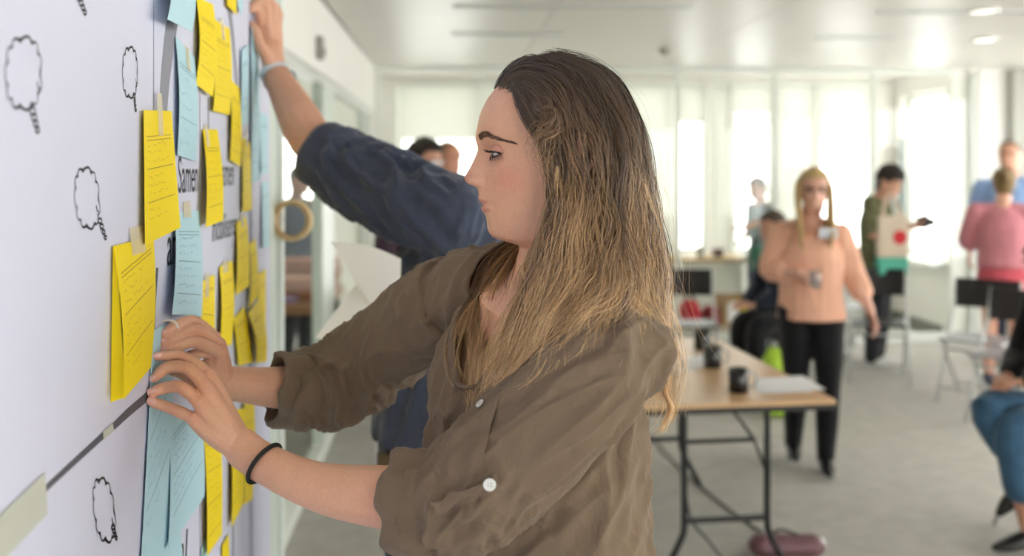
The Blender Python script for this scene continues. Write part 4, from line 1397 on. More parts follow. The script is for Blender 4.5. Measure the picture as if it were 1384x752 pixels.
# neighbouring room: work table with wood on it
nq = np.array([-1.55, 7.2, 0.0])
nt_ = thing('work_table', 'brown wooden work table behind the glazed wall', 'table', nq)
zt2 = .72
MB().box((nq[0], nq[1], zt2 - .03), (1.4, 1.2, .06), bev=.004).build('tabletop', mat('work_table_wood', (170, 122, 84), .5, var=(5, .15)), nt_)
for dx in (-.64, .64):
    for dy in (-.54, .54):
        MB().box((nq[0] + dx, nq[1] + dy, (zt2 - .06) / 2), (.06, .06, zt2 - .06), bev=.003).build('leg', M_black, nt_)
for i, (x, y, sz, c, lab) in enumerate(((-1.08, 7.15, (.40, .34, .13), (196, 132, 90), 'wide plank block on the work table'), (-1.12, 7.56, (.5, .3, .22), (178, 112, 74), 'taller darker plank block behind on the work table'), (-1.16, 6.82, (.20, .16, .03), (172, 152, 200), 'lilac folder on the work table'))):
    b = MB()
    n_l = 3 if i < 2 else 1
    for k in range(n_l):
        b.box((x + .012 * (k % 2), y, zt2 + sz[2] * (k + .5) / n_l), (sz[0], sz[1], sz[2] / n_l - .002), bev=.003)
    tag(b.build('plank_block' if i < 2 else 'folder', mat('wt_%d' % i, c, .6, var=(9, .1))), lab, 'wood' if i < 2 else 'folder')
# ------------------------------------------------------------------ people in the back of the room
CR, CF = RT, FW                         # picture right, into the picture
def stand(px, d):
    q = P(px, 222, d); q[2] = 0
    return q
def cloth(name, col, **kw):
    return mat('cloth_' + name, col, .8, spec=.2, sheen=.15, **kw)

# walking woman in peach
O = stand(1096, 5.42)
fwd = -CF * .96 - CR * .18
k = 1
Fh = nrm(fwd); Rh = np.cross(Fh, UPV)
W = lambda r, f, z: O + Rh * r + Fh * f + UPV * z
pose = dict(hip=W(0, 0, .88), waist=W(0, .0, 1.00), chest=W(0, .02, 1.22), neck=W(0, .01, 1.37), head=W(-.01, .05, 1.515),
            shR=W(.155, .0, 1.275), shL=W(-.155, .0, 1.27), elR=W(.225, -.02, 1.06), wrR=W(.08, .18, 1.075),
            elL=W(-.225, -.02, 1.05), wrL=W(-.30, .07, .86),
            hiR=W(.085, 0, .85), hiL=W(-.085, 0, .85), knR=W(.08, .05, .47), anR=W(.085, -.10, .10), knL=W(-.08, .10, .47), anL=W(-.065, .10, .085),
            _handR=-Rh * .95 + Fh * .2 - UPV * .25, _palmR=-Fh * .6 - UPV * .2, _curlR=.8, _palmL=Rh, _handL=W(-.335, .10, .80) - W(-.315, .07, .86))
M_peach = cloth('peach', (238, 184, 158), var=(5, .05))
pants = cloth('black_trousers', (24, 24, 28))
locks = []
for s in (1, -1):
    for i in range(7):
        a = i / 6
        locks.append(([(.035 - .06 * a, s * (.055 + .012 * a), .075 - .01 * a), (.03 - .07 * a, s * (.083 + .004 * a), .02), (.040 - .07 * a, s * (.088), -.06), (.085 - .09 * a, s * (.090 - .01 * a), -.15), (.135 - .10 * a, s * (.086 - .012 * a), -.225), (.150 - .10 * a, s * (.080 - .01 * a), -.29 - .02 * (i % 3))], .017, .012))
wm, J, tf, (hf, hl, hu) = person('person', 'blonde woman in a peach blouse and black trousers walking with a glass', O, fwd, 1.63, pose, (228, 178, 158),
    top=dict(mat=M_peach, hem=.845, sleeve=.74, loose=.026, fold=.02, neckdrop=.045, name='blouse'), legs=dict(mat=pants, loose=.004, cover=True), shoes=dict(mat=mat('black_leather', (20, 20, 22), .3), h=.14, heel=True),
    hair=dict(col=(196, 166, 116), thick=.014, locks=locks, line=.072), voxel=.007, head_pitch=.02)
# glasses
for s in (1, -1):
    c = [tf((.098 - .35 * abs(y - .03) , y * s, z)) for y, z in ((.012, -.012), (.012, .010), (.052, .012), (.052, -.010), (.012, -.012))]
    MB().tube(c, .0035, 6).build('glasses_rim', mat('glasses_black', (30, 28, 30), .3), wm)
    MB().tube([tf((.088, .052 * s, .008)), tf((.02, .074 * s, .006))], .0028, 6).build('glasses_temple', mat('glasses_black', (30, 28, 30), .3), wm)
MB().tube([tf((.106, .013, .004)), tf((.106, -.013, .004))], .003, 6).build('glasses_bridge', mat('glasses_black', (30, 28, 30), .3), wm)
# badge on the chest
bq = W(-.07, .175, 1.285)
MB().box(bq, (.095, .006, .062), (Rh, Fh - UPV * -.35, UPV - Fh * -.35), bev=.002).build('name_badge', mat('badge_white', (236, 240, 250), .4), wm)
# glass in her hand
gq = W(.0, .235, 1.00)
go = thing('drinking_glass', 'small clear glass held by the walking woman', 'glass', gq)
MB().lathe(gq, [(0, .002), (.026, .002), (.032, .10), (.030, .10), (.024, .008), (0, .007)], 20).build('tumbler', mat_glass('held_glass', (246, 248, 250), .10), go, smooth=True)
MB().lathe(gq, [(0, .008), (.025, .009), (.027, .05), (0, .05)], 20).build('water', mat_glass('water', (235, 242, 246), .12), go, smooth=True)

# man in a beanie and patterned shirt
O = stand(1184, 8.1)
fwd = -CF * .55 + CR * .83
Fh = nrm(fwd); Rh = np.cross(Fh, UPV); W = lambda r, f, z: O + Rh * r + Fh * f + UPV * z
camo = mat('cloth_camo', (112, 112, 84), .85, spec=.1, var=(16, .5))
pose = dict(head=W(0, .09, 1.50), neck=W(0, .03, 1.37), elR=W(.25, .03, 1.07), wrR=W(.12, .27, 1.14), elL=W(-.24, .05, 1.08), wrL=W(-.10, .28, 1.16), shR=W(.19, .0, 1.34), shL=W(-.19, .0, 1.34), chest=W(0, .01, 1.22),
            _handR=-Rh * .5 + Fh * .7 + UPV * .3, _handL=Rh * .5 + Fh * .7 + UPV * .3, _palmR=UPV, _palmL=UPV)
bm_, J, tf, (hf, hl, hu) = person('person', 'man in a dark beanie and green patterned shirt looking down at a camera', O, fwd, 1.66, pose, (206, 158, 134),
    top=dict(mat=camo, hem=.80, sleeve=.40, loose=.022, name='shirt'), legs=dict(mat=cloth('charcoal', (40, 42, 48)), loose=.012, cover=True), shoes=dict(mat=mat('white_sneaker', (225, 225, 222), .5), h=.04),
    hair=dict(col=(60, 48, 40), thick=.006), voxel=.010, sex='m', head_pitch=.35)
v, f = head_grid(60, 64, zmin=-.12)
kp = v[:, 2] > .022 + .25 * np.clip(v[:, 0], -.08, .1)
nv = v / np.linalg.norm(v, axis=1, keepdims=True)
vv = v * 1.13 + nv * .006
vv[:, 2] += np.where(v[:, 2] > .06, .022, 0.0)
mesh_obj('beanie', tf(vv), [q for q in f if all(kp[i] for i in q)], mat('cloth_beanie', (52, 46, 42), .9, bump=(160, .6)), bm_, smooth=True)
# camera in his hands, tote bag on his arm
cq = W(.0, .36, 1.19)
co = thing('camera_body', 'black camera held in front of the man in a beanie', 'camera', cq - UPV * .05)
MB().box(cq, (.14, .07, .10), (Rh, Fh, UPV), bev=.01).build('body_case', M_blackp, co)
MB().lathe(cq, [(0, .09), (.03, .09), (.036, .03), (.036, 0)], 18, Fh).build('lens', M_blackp, co, smooth=True)
tq = P(1205, 372, 7.85)
to = thing('tote_bag', 'beige tote bag with a red dot and teal bottom hanging from the arm', 'bag', tq)
axt = (CR, CF, UPV)
MB().box(tq + UPV * .07, (.235, .10, .14), axt, bev=.02).build('teal_bottom', mat('tote_teal', (96, 190, 168), .8), to)
MB().box(tq + UPV * .305, (.235, .085, .33), axt, bev=.018).build('cloth_body', mat('tote_beige', (222, 206, 186), .85, var=(8, .05)), to)
MB().lathe(tq + UPV * .30 - CF * .045 + CR * .05, [(0, .004), (.052, .004), (.055, 0)], 24, -CF).build('red_dot', mat('tote_red', (214, 44, 52), .7), to)
for s in (-1, 1):
    MB().tube(spline([tq + UPV * .46 - CR * .08 + CF * .03 * s, tq + UPV * .62 - CR * .04, tq + UPV * .62 + CR * .02, tq + UPV * .46 + CR * .08 + CF * .03 * s], 14), .009, 7).build('handle', mat('tote_beige', (222, 206, 186), .85), to)

# woman in pink seen from behind
O = stand(1356, 7.35)
fwd = CF * .9 + CR * .35
Fh = nrm(fwd); Rh = np.cross(Fh, UPV); W = lambda r, f, z: O + Rh * r + Fh * f + UPV * z
pose = dict(head=W(.01, .06, 1.51), neck=W(0, .01, 1.355), chest=W(0, .0, 1.18), shR=W(.185, 0, 1.30), shL=W(-.185, 0, 1.30), elR=W(.24, .10, 1.06), wrR=W(.10, .27, 1.10), elL=W(-.25, .08, 1.05), wrL=W(-.10, .27, 1.08))
pk, J, tf, ax3 = person('person', 'woman in a dusty pink sweater and red skirt seen from behind', O, fwd, 1.62, pose, (222, 172, 150),
    top=dict(mat=cloth('pink', (204, 132, 142), var=(7, .05)), hem=.93, sleeve=.95, loose=.030, name='sweater'), legs=dict(mat=cloth('red_skirt', (206, 92, 104)), skirt=.70, name='skirt'),
    shoes=dict(mat=mat('shoe_navy', (40, 46, 66), .5), h=.03), hair=dict(col=(128, 104, 66), thick=.014, curl=.5), voxel=.010)
bn_ = tf((-.105, 0, .05))
m = MB(); m.tube([bn_ - ax3[2] * .012, bn_ + ax3[2] * .012], [.032, .032], 12, round_caps=True)
m.build('hair_bun', mat('hair_128_104_66', (128, 104, 66), .5), pk, smooth=True)

# tall man in a blue shirt behind her
O = stand(1366, 8.15)
fwd = -CF * .8 - CR * .6
Fh = nrm(fwd); Rh = np.cross(Fh, UPV); W = lambda r, f, z: O + Rh * r + Fh * f + UPV * z
person('person', 'tall balding man in a light blue shirt behind the woman in pink', O, fwd, 1.84, {}, (214, 164, 140),
    top=dict(mat=cloth('light_blue', (140, 172, 218), var=(8, .06)), hem=.80, sleeve=.95, loose=.022, name='shirt'), legs=dict(mat=cloth('navy_trousers', (44, 50, 66)), cover=True),
    shoes=dict(mat=mat('black_leather', (20, 20, 22), .3)), hair=dict(col=(126, 100, 80), thick=.004, line=.105), voxel=.011, sex='m')

# person beyond the glass, arm stretched to the left
O = stand(1030, 9.55); 
fwd = -CR * .8 - CF * .35
Fh = nrm(fwd); Rh = np.cross(Fh, UPV); W = lambda r, f, z: O + Rh * r + Fh * f + UPV * z
pose = dict(head=W(0, .05, 1.42), neck=W(0, .01, 1.285), chest=W(0, .01, 1.13), waist=W(0, 0, .95), shR=W(.16, 0, 1.23), shL=W(-.16, 0, 1.23), elL=W(-.16, .14, 1.10), wrL=W(-.14, .34, 1.06), elR=W(.20, -.02, 1.0), wrR=W(.12, .16, .92), hip=W(0, 0, .82), _handL=Fh, _palmL=-UPV)
person('person', 'slim person in a grey-blue top reaching out behind the far glass', O, fwd, 1.54, pose, (206, 160, 138),
    top=dict(mat=cloth('grey_blue', (150, 170, 178)), hem=.80, sleeve=.5, loose=.015, name='shirt'), legs=dict(mat=cloth('jeans_dark', (58, 70, 92)), cover=True), shoes=dict(mat=mat('white_sneaker', (225, 225, 222), .5)),
    hair=dict(col=(104, 84, 66), thick=.012), voxel=.012)
tq = stand(1024, 9.30); tq[2] = .62
lump_bag('green_bag', 1022, HY - (.66 - 1.65) * FPX / 9.3, 9.36, (.13, .12, .24), (52, 104, 84), 'dark green bag carried by the person behind the glass')

# two men talking behind the raised arm
O = stand(562, 6.0)
fwd = CR * .85 - CF * .5
Fh = nrm(fwd); Rh = np.cross(Fh, UPV); W = lambda r, f, z: O + Rh * r + Fh * f + UPV * z
m1, J, tf, ax3 = person('person', 'dark haired man in glasses and a plum shirt behind the raised arm', O, fwd, 1.79, dict(head=W(0, .06, 1.665)), (214, 160, 136),
    top=dict(mat=cloth('plum', (62, 46, 58), var=(30, .3)), hem=.85, sleeve=.9, loose=.02, name='shirt'), legs=dict(mat=cloth('charcoal', (40, 42, 48)), cover=True), shoes=dict(mat=mat('black_leather', (20, 20, 22), .3)),
    hair=dict(col=(42, 34, 30), thick=.022, curl=.6), voxel=.010, sex='m')
for s in (1, -1):
    c = [tf((.100 - .35 * abs(y - .03), y * s, z)) for y, z in ((.012, -.014), (.012, .010), (.052, .012), (.052, -.012), (.012, -.014))]
    MB().tube(c, .003, 6).build('glasses_rim', mat('glasses_black', (30, 28, 30), .3), m1)
    MB().prism(c[:4], ax3[0], .002).build('lens', mat('glasses_lens', (226, 232, 240), .08, spec=1.0), m1)
    MB().tube([tf((.088, .052 * s, .008)), tf((.0, .078 * s, .006))], .003, 6).build('glasses_temple', mat('glasses_black', (30, 28, 30), .3), m1)
O = stand(598, 6.75)
person('person', 'balding man standing behind the dark haired man in glasses', O, -CF * .6 + CR * .8, 1.80, {}, (216, 158, 132),
    top=dict(mat=cloth('navy_knit', (48, 56, 76)), hem=.85, sleeve=.95, loose=.022, name='sweater'), legs=dict(mat=cloth('charcoal', (40, 42, 48)), cover=True), shoes=dict(mat=mat('black_leather', (20, 20, 22), .3)),
    hair=dict(col=(150, 110, 84), thick=.003, line=.108), voxel=.011, sex='m')

# person in the neighbouring room
O = stand(401, 8.5)
person('person', 'person in a dark navy shirt behind the glazed wall at the work table', O, -CF * .5 + CR * .8, 1.63, {}, (180, 130, 106),
    top=dict(mat=cloth('dark_navy', (36, 50, 74)), hem=.80, sleeve=.45, loose=.022, name='shirt'), legs=dict(mat=cloth('charcoal', (40, 42, 48)), cover=True), shoes=dict(mat=mat('black_leather', (20, 20, 22), .3)),
    hair=dict(col=(50, 40, 34), thick=.008), voxel=.012, sex='m')

# seated person in jeans at the right edge
O = stand(1437, 4.35)
fwd = -CR * .97 - CF * .2
Fh = nrm(fwd); Rh = np.cross(Fh, UPV); W = lambda r, f, z: O + Rh * r + Fh * f + UPV * z
pose = dict(hip=W(0, -.04, .53), waist=W(0, -.06, .66), chest=W(0, -.02, .90), neck=W(0, .02, 1.06), head=W(0, .08, 1.21), shR=W(.17, 0, 1.02), shL=W(-.17, 0, 1.02),
            elR=W(.21, .05, .78), wrR=W(.07, .22, .72), elL=W(-.21, .05, .78), wrL=W(-.06, .24, .72),
            hiR=W(.085, 0, .52), hiL=W(-.085, 0, .52), knL=W(-.08, .33, .545), anL=W(-.09, .24, .085), knR=W(.05, .36, .60), anR=W(-.02, .20, .30), _footR=Fh * .8 - UPV * .6, _handR=Fh * .6 - Rh * .6, _handL=Fh * .7 + Rh * .5, _palmR=-UPV, _palmL=-UPV)
person('person', 'seated person in rolled blue jeans and black flats at the right edge', O, fwd, 1.66, pose, (196, 146, 122),
    top=dict(mat=cloth('black_top', (22, 22, 25)), hem=.5, sleeve=.9, loose=.018, upright=False, name='sweater'), legs=dict(mat=cloth('denim', (62, 96, 126), var=(14, .2)), loose=.016, end=.80, cover=False, name='jeans'),
    shoes=dict(mat=mat('black_leather', (20, 20, 22), .3), h=.0), hair=dict(col=(70, 52, 40), thick=.012), voxel=.008)
folding_chair('folding chair under the seated person at the right edge', W(0, -.02, 0), math.atan2(Fh[1], Fh[0]))

# person in black sitting behind the walking woman
O = stand(1064, 7.0)
fwd = -CR * .95 - CF * .3
Fh = nrm(fwd); Rh = np.cross(Fh, UPV); W = lambda r, f, z: O + Rh * r + Fh * f + UPV * z
pose = dict(hip=W(0, -.04, .53), waist=W(0, -.04, .66), chest=W(0, .02, .90), neck=W(0, .05, 1.06), head=W(0, .11, 1.21), shR=W(.17, .03, 1.02), shL=W(-.17, .03, 1.02),
            elR=W(.21, .10, .78), wrR=W(.07, .28, .68), elL=W(-.21, .10, .78), wrL=W(-.06, .28, .68), hiR=W(.085, 0, .52), hiL=W(-.085, 0, .52), knL=W(-.10, .32, .54), anL=W(-.10, .28, .085), knR=W(.10, .32, .55), anR=W(.10, .30, .085), _handR=Fh - Rh * .3, _handL=Fh + Rh * .3, _palmR=-UPV, _palmL=-UPV)
person('person', 'person in black sitting behind the walking woman, only a knee showing', O, fwd, 1.66, pose, (206, 156, 132),
    top=dict(mat=cloth('navy_knit2', (40, 46, 62)), hem=.5, sleeve=.9, upright=False, name='sweater'), legs=dict(mat=pants, loose=.015, cover=True), shoes=dict(mat=mat('black_leather', (20, 20, 22), .3), h=.02), hair=dict(col=(70, 52, 40), thick=.012), voxel=.012)
folding_chair('folding chair under the person in black', W(0, -.02, 0), math.atan2(Fh[1], Fh[0]))
# ------------------------------------------------------------------ man in navy behind the woman, reaching up to the board
def CC(x, y, d):
    """point from metres right of the sight axis, metres above eye level, depth"""
    return CAMP + RT * x + UPV * y + FW * d
O = CC(-.12, -1.65, 2.2)
fwd = -RT * .97 + FW * .22
Fh = nrm(fwd); Rh = np.cross(Fh, UPV)
M_navy = mat('cloth_navy_shirt', (64, 71, 90), .8, spec=.2, sheen=.2, var=(9, .10), bump=(260, .12, 14, .5))
pose = dict(hip=CC(-.14, -.68, 2.18), waist=CC(-.135, -.52, 2.17), chest=CC(-.105, -.27, 2.17), neck=CC(-.015, -.105, 2.18), head=CC(.046, .040, 2.19),
            shL=P(604, 294, 2.00), shR=CC(-.06, -.13, 2.36), elL=P(430, 208, 2.10), wrL=P(371, 98, 2.28), elR=CC(-.09, -.40, 2.44), wrR=CC(-.225, -.34, 2.30),
            hiL=CC(-.15, -.72, 2.09), hiR=CC(-.14, -.72, 2.27), knL=CC(-.16, -1.14, 2.08), knR=CC(-.16, -1.14, 2.28), anL=CC(-.14, -1.565, 2.07), anR=CC(-.14, -1.565, 2.30),
            _handL=P(352, 28, 2.25) - P(371, 98, 2.28), _palmL=FW * .8 - RT * .6, _curlL=.8, _hk=1.25, _handR=-RT * .9 + UPV * .3, _palmR=-FW + UPV * .2, _curlR=.9)
def navy_hand(mb):
    wr = P(371, 95, 2.28)
    fg = [[(352, 38, 2.25), (350, 17, 2.22), (345, 10, 2.205), (339, 14, 2.195)],
          [(360, 31, 2.25), (359, 7, 2.225), (349, 2, 2.205), (339, 8, 2.195)],
          [(368, 31, 2.265), (368, 5, 2.25), (356, -3, 2.23), (345, 1, 2.215)],
          [(375, 40, 2.285), (377, 17, 2.28), (369, 5, 2.265), (360, 3, 2.25)]]
    for q in fg:
        M, Pp, D, Tt = [P(*x) for x in q]
        mb.tube(spline([M + (wr - M) * .2, M, Pp, D, Tt], 14), list(np.interp(np.linspace(0, 1, 14), [0, .4, 1], [.0115, .0105, .0085])), 10, round_caps=True)
        mb.tube([wr, wr * .5 + M * .5, M], [.021, .0175, .0125], 12, round_caps=True)
    mb.tube(spline([P(364, 82, 2.26), P(352, 62, 2.225), P(346, 44, 2.205), P(341, 33, 2.195)], 10), list(np.linspace(.0165, .0095, 10)), 10, round_caps=True)
    mb.tube([P(371, 112, 2.265), wr, P(366, 66, 2.265)], [(.026, .022), (.026, .021), (.029, .020)], 14, up=RT, round_caps=True)
pose['_fnL'] = navy_hand
def navy_extra(mb, J):
    # full sleeve bunching above the elbow, and its turned cuff
    a, b = J['shL'], J['elL']
    mb.tube(spline([J['chest'] + UPV * .06, a * .6 + J['chest'] * .4 + UPV * .03, a, a * .45 + b * .55 + UPV * -.006, b * .93 + a * .07], 16), [.11, .11, .105, .10, .096, .092, .088, .084, .082, .080, .078, .076, .074, .072, .070, .066], 18, round_caps=False)
def navy_folds(V, L):
    N = vnormals(V, L)
    arm = np.clip((P(640, 222, 2.0)[0] - V[:, 0]) / .12, 0, 1) * np.clip((V[:, 2] - P(560, 350, 2.05)[2]) / .05, 0, 1)
    r, n = folds(V, RT * .62 - UPV * .75, 19, 3.0, 2.0, 1.5)
    r2, n2 = folds(V, UPV + RT * .3, 15, 2.5, 12.0, 1.5)
    return V + N * (arm * (.024 * r + .012 * n) + (1 - arm) * (.014 * r2 + .008 * n2))[:, None]
nm, JN, tfN, axN = person('person', 'man in a navy shirt reaching up to the board behind the woman', O, fwd, 1.86, pose, (216, 164, 136),
    top=dict(mat=M_navy, hem=1.00, sleeveL=.3, sleeveR=.95, loose=.014, fold=.006, folder=navy_folds, dir=(.5, .1, -.85), name='shirt', extra=navy_extra),
    legs=dict(mat=cloth('dark_jeans', (38, 46, 66)), loose=.016, cover=True), shoes=dict(mat=mat('brown_leather', (70, 52, 40), .4)),
    hair=dict(col=(70, 54, 46), thick=.008, line=.082), voxel=.005, sex='m', head_dir=-RT * .99 + FW * .12)
# turned-up sleeve end
a, b = JN['shL'], JN['elL']
d = nrm(b - a)
cq = b - d * .025
T, A, Bq = frames([cq, cq + d], UPV)
G = []
for t in np.linspace(0, 2 * math.pi, 33):
    ring = A[0] * math.cos(t) + Bq[0] * math.sin(t)
    wob = 1 + .03 * math.sin(3 * t + 1) + .02 * math.sin(7 * t)
    G.append([cq - d * .045 + ring * .066 * wob, cq - d * .035 + ring * .074 * wob, cq + d * .02 + ring * .073 * wob, cq + d * .032 + ring * .068 * wob, cq + d * .026 + ring * .060 * wob, cq - d * .01 + ring * .056])
MB().grid(np.array(G)).build('sleeve_cuff', M_navy, nm, smooth=True)
# belt and buckle
hp = P(545, 604, 2.15)
wz = hp[2]
bc = JN['hip'] + (JN['waist'] - JN['hip']) * np.clip((wz - JN['hip'][2]) / (JN['waist'][2] - JN['hip'][2]), 0, 1)
bc[2] = wz
ra, rb = .147, .198
M_belt = mat('belt_leather', (48, 40, 36), .45)
G = [[bc + Fh * (ra * math.cos(t)) + Rh * (rb * math.sin(t)) + UPV * h for h in (-.021, .021)] for t in np.linspace(0, 2 * math.pi, 49)]
MB().tube([bc - UPV * .021, bc + UPV * .021], [(ra, rb), (ra, rb)], 48, up=Fh).build('belt', M_belt, nm, smooth=False)
bk = bc + Fh * ra * .93 - Rh * rb * .38
MB().box(bk, (.012, .05, .052), (nrm(Fh - Rh * .30), nrm(Rh + Fh * .3), UPV), bev=.004).build('belt_buckle', mat('buckle_steel', (190, 190, 190), .3, metal=.8), nm)
bk2 = bc + Fh * ra * .55 - Rh * rb * .86
MB().box(bk2, (.010, .055, .038), (nrm(Fh * .45 - Rh * .8), nrm(Rh * .45 + Fh * .8), UPV), bev=.003).build('belt_label', mat('belt_brown', (96, 78, 62), .5), nm)
# wrist band
w0, w1 = JN['wrL'], JN['elL']
d = nrm(w1 - w0)
T, A, Bq = frames([w0, w0 + d], UPV)
cw = w0 + d * .012
MB().tube([cw - d * .012, cw + d * .012], [.0345, .0355], 28, caps=False).build('wrist_band', mat('watch_white', (224, 226, 232), .35), nm)
MB().lathe(cw + RT * .030 - UPV * .004, [(0, .012), (.014, .011), (.017, .006), (.017, 0)], 20, nrm(RT - FW * .3)).build('watch_face', mat('watch_steel', (210, 214, 216), .2, metal=.8), nm, smooth=True)
# the sheets he holds
def curved_sheet(corners, bulge, nv, label):
    G = bilinear(corners, 12, 12)
    U, V = np.meshgrid(np.linspace(0, 1, 12), np.linspace(0, 1, 12))
    G = G + np.asarray(nv) * (bulge * np.sin(np.pi * U) * (1 - V * .5))[:, :, None]
    return tag(MB().slab(G, -FW, .0006).build('paper_sheet', mat('bright_paper', (252, 252, 252), .6, spec=.2), None, False), label, 'paper', 'sheets held by the man in navy')
M_paper_w = mat('bright_paper', (252, 252, 252), .6, spec=.2)
curved_sheet([P(447, 327, 1.96), P(542, 350, 1.93), P(541, 418, 1.92), P(503, 414, 1.94)], .010, UPV, 'upper curling white sheet in front of the navy shirt')
curved_sheet([P(484, 380, 1.98), P(537, 420, 1.95), P(530, 478, 1.95), P(426, 457, 1.98)], .006, UPV, 'lower white sheet sticking out above the far sleeve')
# ------------------------------------------------------------------ the woman in the foreground
from mathutils.bvhtree import BVHTree
WO = P(728, 222, 1.27); WO[2] = 0
woman = thing('person', 'long haired woman in an olive brown shirt pressing a blue note on the board', 'person', WO)
ang = math.radians(42)
WF = -RT * math.cos(ang) - FW * math.sin(ang)          # torso facing
WR = np.cross(WF, UPV)
ha = math.radians(4)
HFw = -RT * math.cos(ha) - FW * math.sin(ha)
hf, hl, hu = head_axes(HFw, 0.0)
HC = P(755, 208, 1.25)
tfW = head_tf(HC, hf, hl, hu, 1.0)

# ---- body (skin): head, neck, chest, arms, hands fused into one surface
body = MB()
v, f = head_grid(300, 220, zmin=-.17)
body.add(tfW(v), f)
for s in (1, -1):
    ear_shapes(body, tfW, s)
body.tube(spline([P(757, 318, 1.25), P(756, 350, 1.255), P(750, 390, 1.26), P(740, 425, 1.265)], 9), [.050, .051, .052, .054, .057, .062, .070, .080, .090], 24, round_caps=True)
trunk = spline([P(740, 412, 1.27), P(732, 470, 1.265), P(722, 600, 1.27), P(726, 760, 1.27), P(730, 900, 1.27)], 12)
body.tube(trunk, [(a, b) for a, b in zip(np.interp(np.linspace(0, 1, 12), [0, .12, .35, .65, 1], [.052, .082, .098, .088, .11]), np.interp(np.linspace(0, 1, 12), [0, .12, .35, .65, 1], [.08, .13, .135, .125, .165]))], 28, up=WF, round_caps=True)
S_n, E_n = P(838, 464, 1.13), P(602, 692, 1.11)
S_f, E_f = P(615, 405, 1.40), P(470, 523, 1.53)
W_n, W_f = P(326, 605, 1.22), P(297, 517, 1.405)
body.tube(spline([S_n, P(740, 470, 1.26), S_f], 11), [.036, .040, .045, .052, .06, .062, .06, .052, .045, .040, .036], 16, round_caps=True)
body.tube(spline([S_n, P(735, 570, 1.115), E_n], 10), [.036, .038, .039, .039, .039, .039, .038, .037, .036, .036], 18, round_caps=True)
body.tube(spline([E_n, P(552, 677, 1.125), P(437, 660, 1.165), P(360, 628, 1.20), W_n], 20), [(.0355, .036), (.036, .037), (.0365, .037), (.0365, .036), (.036, .035), (.0355, .034), (.0345, .033), (.0335, .0315), (.032, .030), (.031, .0285), (.0295, .027), (.028, .0258), (.027, .0245), (.026, .0233), (.0255, .0222), (.025, .0213), (.0248, .0205), (.0248, .0200), (.025, .0196), (.0255, .0192)], 20, up=UPV, round_caps=True)
body.tube(spline([S_f, E_f], 8), [.034, .036, .037, .037, .037, .036, .035, .035], 16, round_caps=True)
body.tube(spline([E_f, P(375, 524, 1.45), W_f], 12), [.036, .0365, .036, .035, .034, .033, .031, .029, .027, .0255, .0245, .024], 18, round_caps=True)

def finger(pts, r, thick=1.0):
    p = spline(pts, 18)
    rr = np.interp(np.linspace(0, 1, 18), [0, .12, .36, .44, .55, .72, .8, .92, 1], [r * 1.12, r * 1.08, r * .98, r * 1.05, r * .96, r * .92, r * .95, r * .86, r * .66])
    body.tube(p, rr, 14, round_caps=True)
# near (left) hand: MCP, PIP, DIP, tip for four fingers
near = [  # px, py, depth
    [(284, 508, 1.245), (250, 484, 1.262), (228, 481, 1.262), (211, 482, 1.256)],
    [(279, 524, 1.222), (255, 499, 1.238), (227, 497, 1.246), (208, 512, 1.242)],
    [(271, 546, 1.215), (245, 524, 1.226), (222, 525, 1.234), (204, 531, 1.226)],
    [(263, 567, 1.214), (238, 555, 1.220), (219, 548, 1.226), (203, 543, 1.222)]]
rads = (.0078, .0084, .0082, .0074)
wn_ = W_n
for (m_, p_, d_, t_), r in zip(near, rads):
    M, Pp, D, Tt = P(*m_), P(*p_), P(*d_), P(*t_)
    finger([M + (wn_ - M) * .22, M, Pp, D, Tt], r)
    # metacarpal
    body.tube(spline([wn_ + (M - wn_) * .02, wn_ * .5 + M * .5 - FW * .003, M], 8), [.0165, .0160, .0150, .014, .0132, .0125, .0112, .0098], 12, round_caps=True)
Ms = [P(*q[0]) for q in near]
for a_, b_ in zip(Ms[:-1], Ms[1:]):
    mid = (a_ + b_) / 2
    body.tube([wn_ + (mid - wn_) * .15, wn_ + (mid - wn_) * .88], [.0135, .0090], 10, round_caps=True)
# thumb side of the near hand, behind the index finger
finger([P(312, 580, 1.235), P(286, 545, 1.262), P(258, 512, 1.285), P(236, 500, 1.298), P(222, 500, 1.300)], .0095)
body.tube([W_n, P(296, 565, 1.235), P(278, 553, 1.235)], [.019, .0165, .0120], 14, round_caps=True)
# heel of the palm under the little finger
body.tube(spline([W_n, P(292, 590, 1.222), P(268, 572, 1.225)], 6), [.0185, .0165, .0148, .0132, .012, .0105], 14, round_caps=True)

far = [
    [(288, 456, 1.398), (262, 435, 1.372), (240, 440, 1.335), (221, 452, 1.300)],
    [(296, 466, 1.386), (266, 447, 1.352), (240, 455, 1.325), (220, 464, 1.296)],
    [(299, 478, 1.372), (265, 463, 1.335), (240, 469, 1.312), (219, 474, 1.292)],
    [(300, 490, 1.392), (286, 478, 1.372), (268, 478, 1.36), (254, 480, 1.35)]]
for i, ((m_, p_, d_, t_), r) in enumerate(zip(far, (.0086, .0088, .0086, .0078))):
    M, Pp, D, Tt = P(*m_), P(*p_), P(*d_), P(*t_)
    finger([M + (W_f - M) * .22, M, Pp, D, Tt], r)
    body.tube(spline([W_f + (M - W_f) * .02, W_f * .5 + M * .5, M], 8), [.0180, .0175, .017, .0162, .0152, .014, .0125, .0108], 12, round_caps=True)
finger([P(288, 512, 1.392), P(262, 500, 1.372), P(245, 486, 1.36), P(232, 470, 1.34), P(224, 458, 1.315)], .0100)
body.tube([W_f, P(283, 508, 1.39), P(268, 500, 1.380)], [.021, .019, .014], 14, round_caps=True)
body.tube([W_f, P(292, 500, 1.39), P(293, 482, 1.385)], [.021, .021, .017], 14, round_caps=True)

Vb, Lb = remeshed(body, .0015, 4, .5)
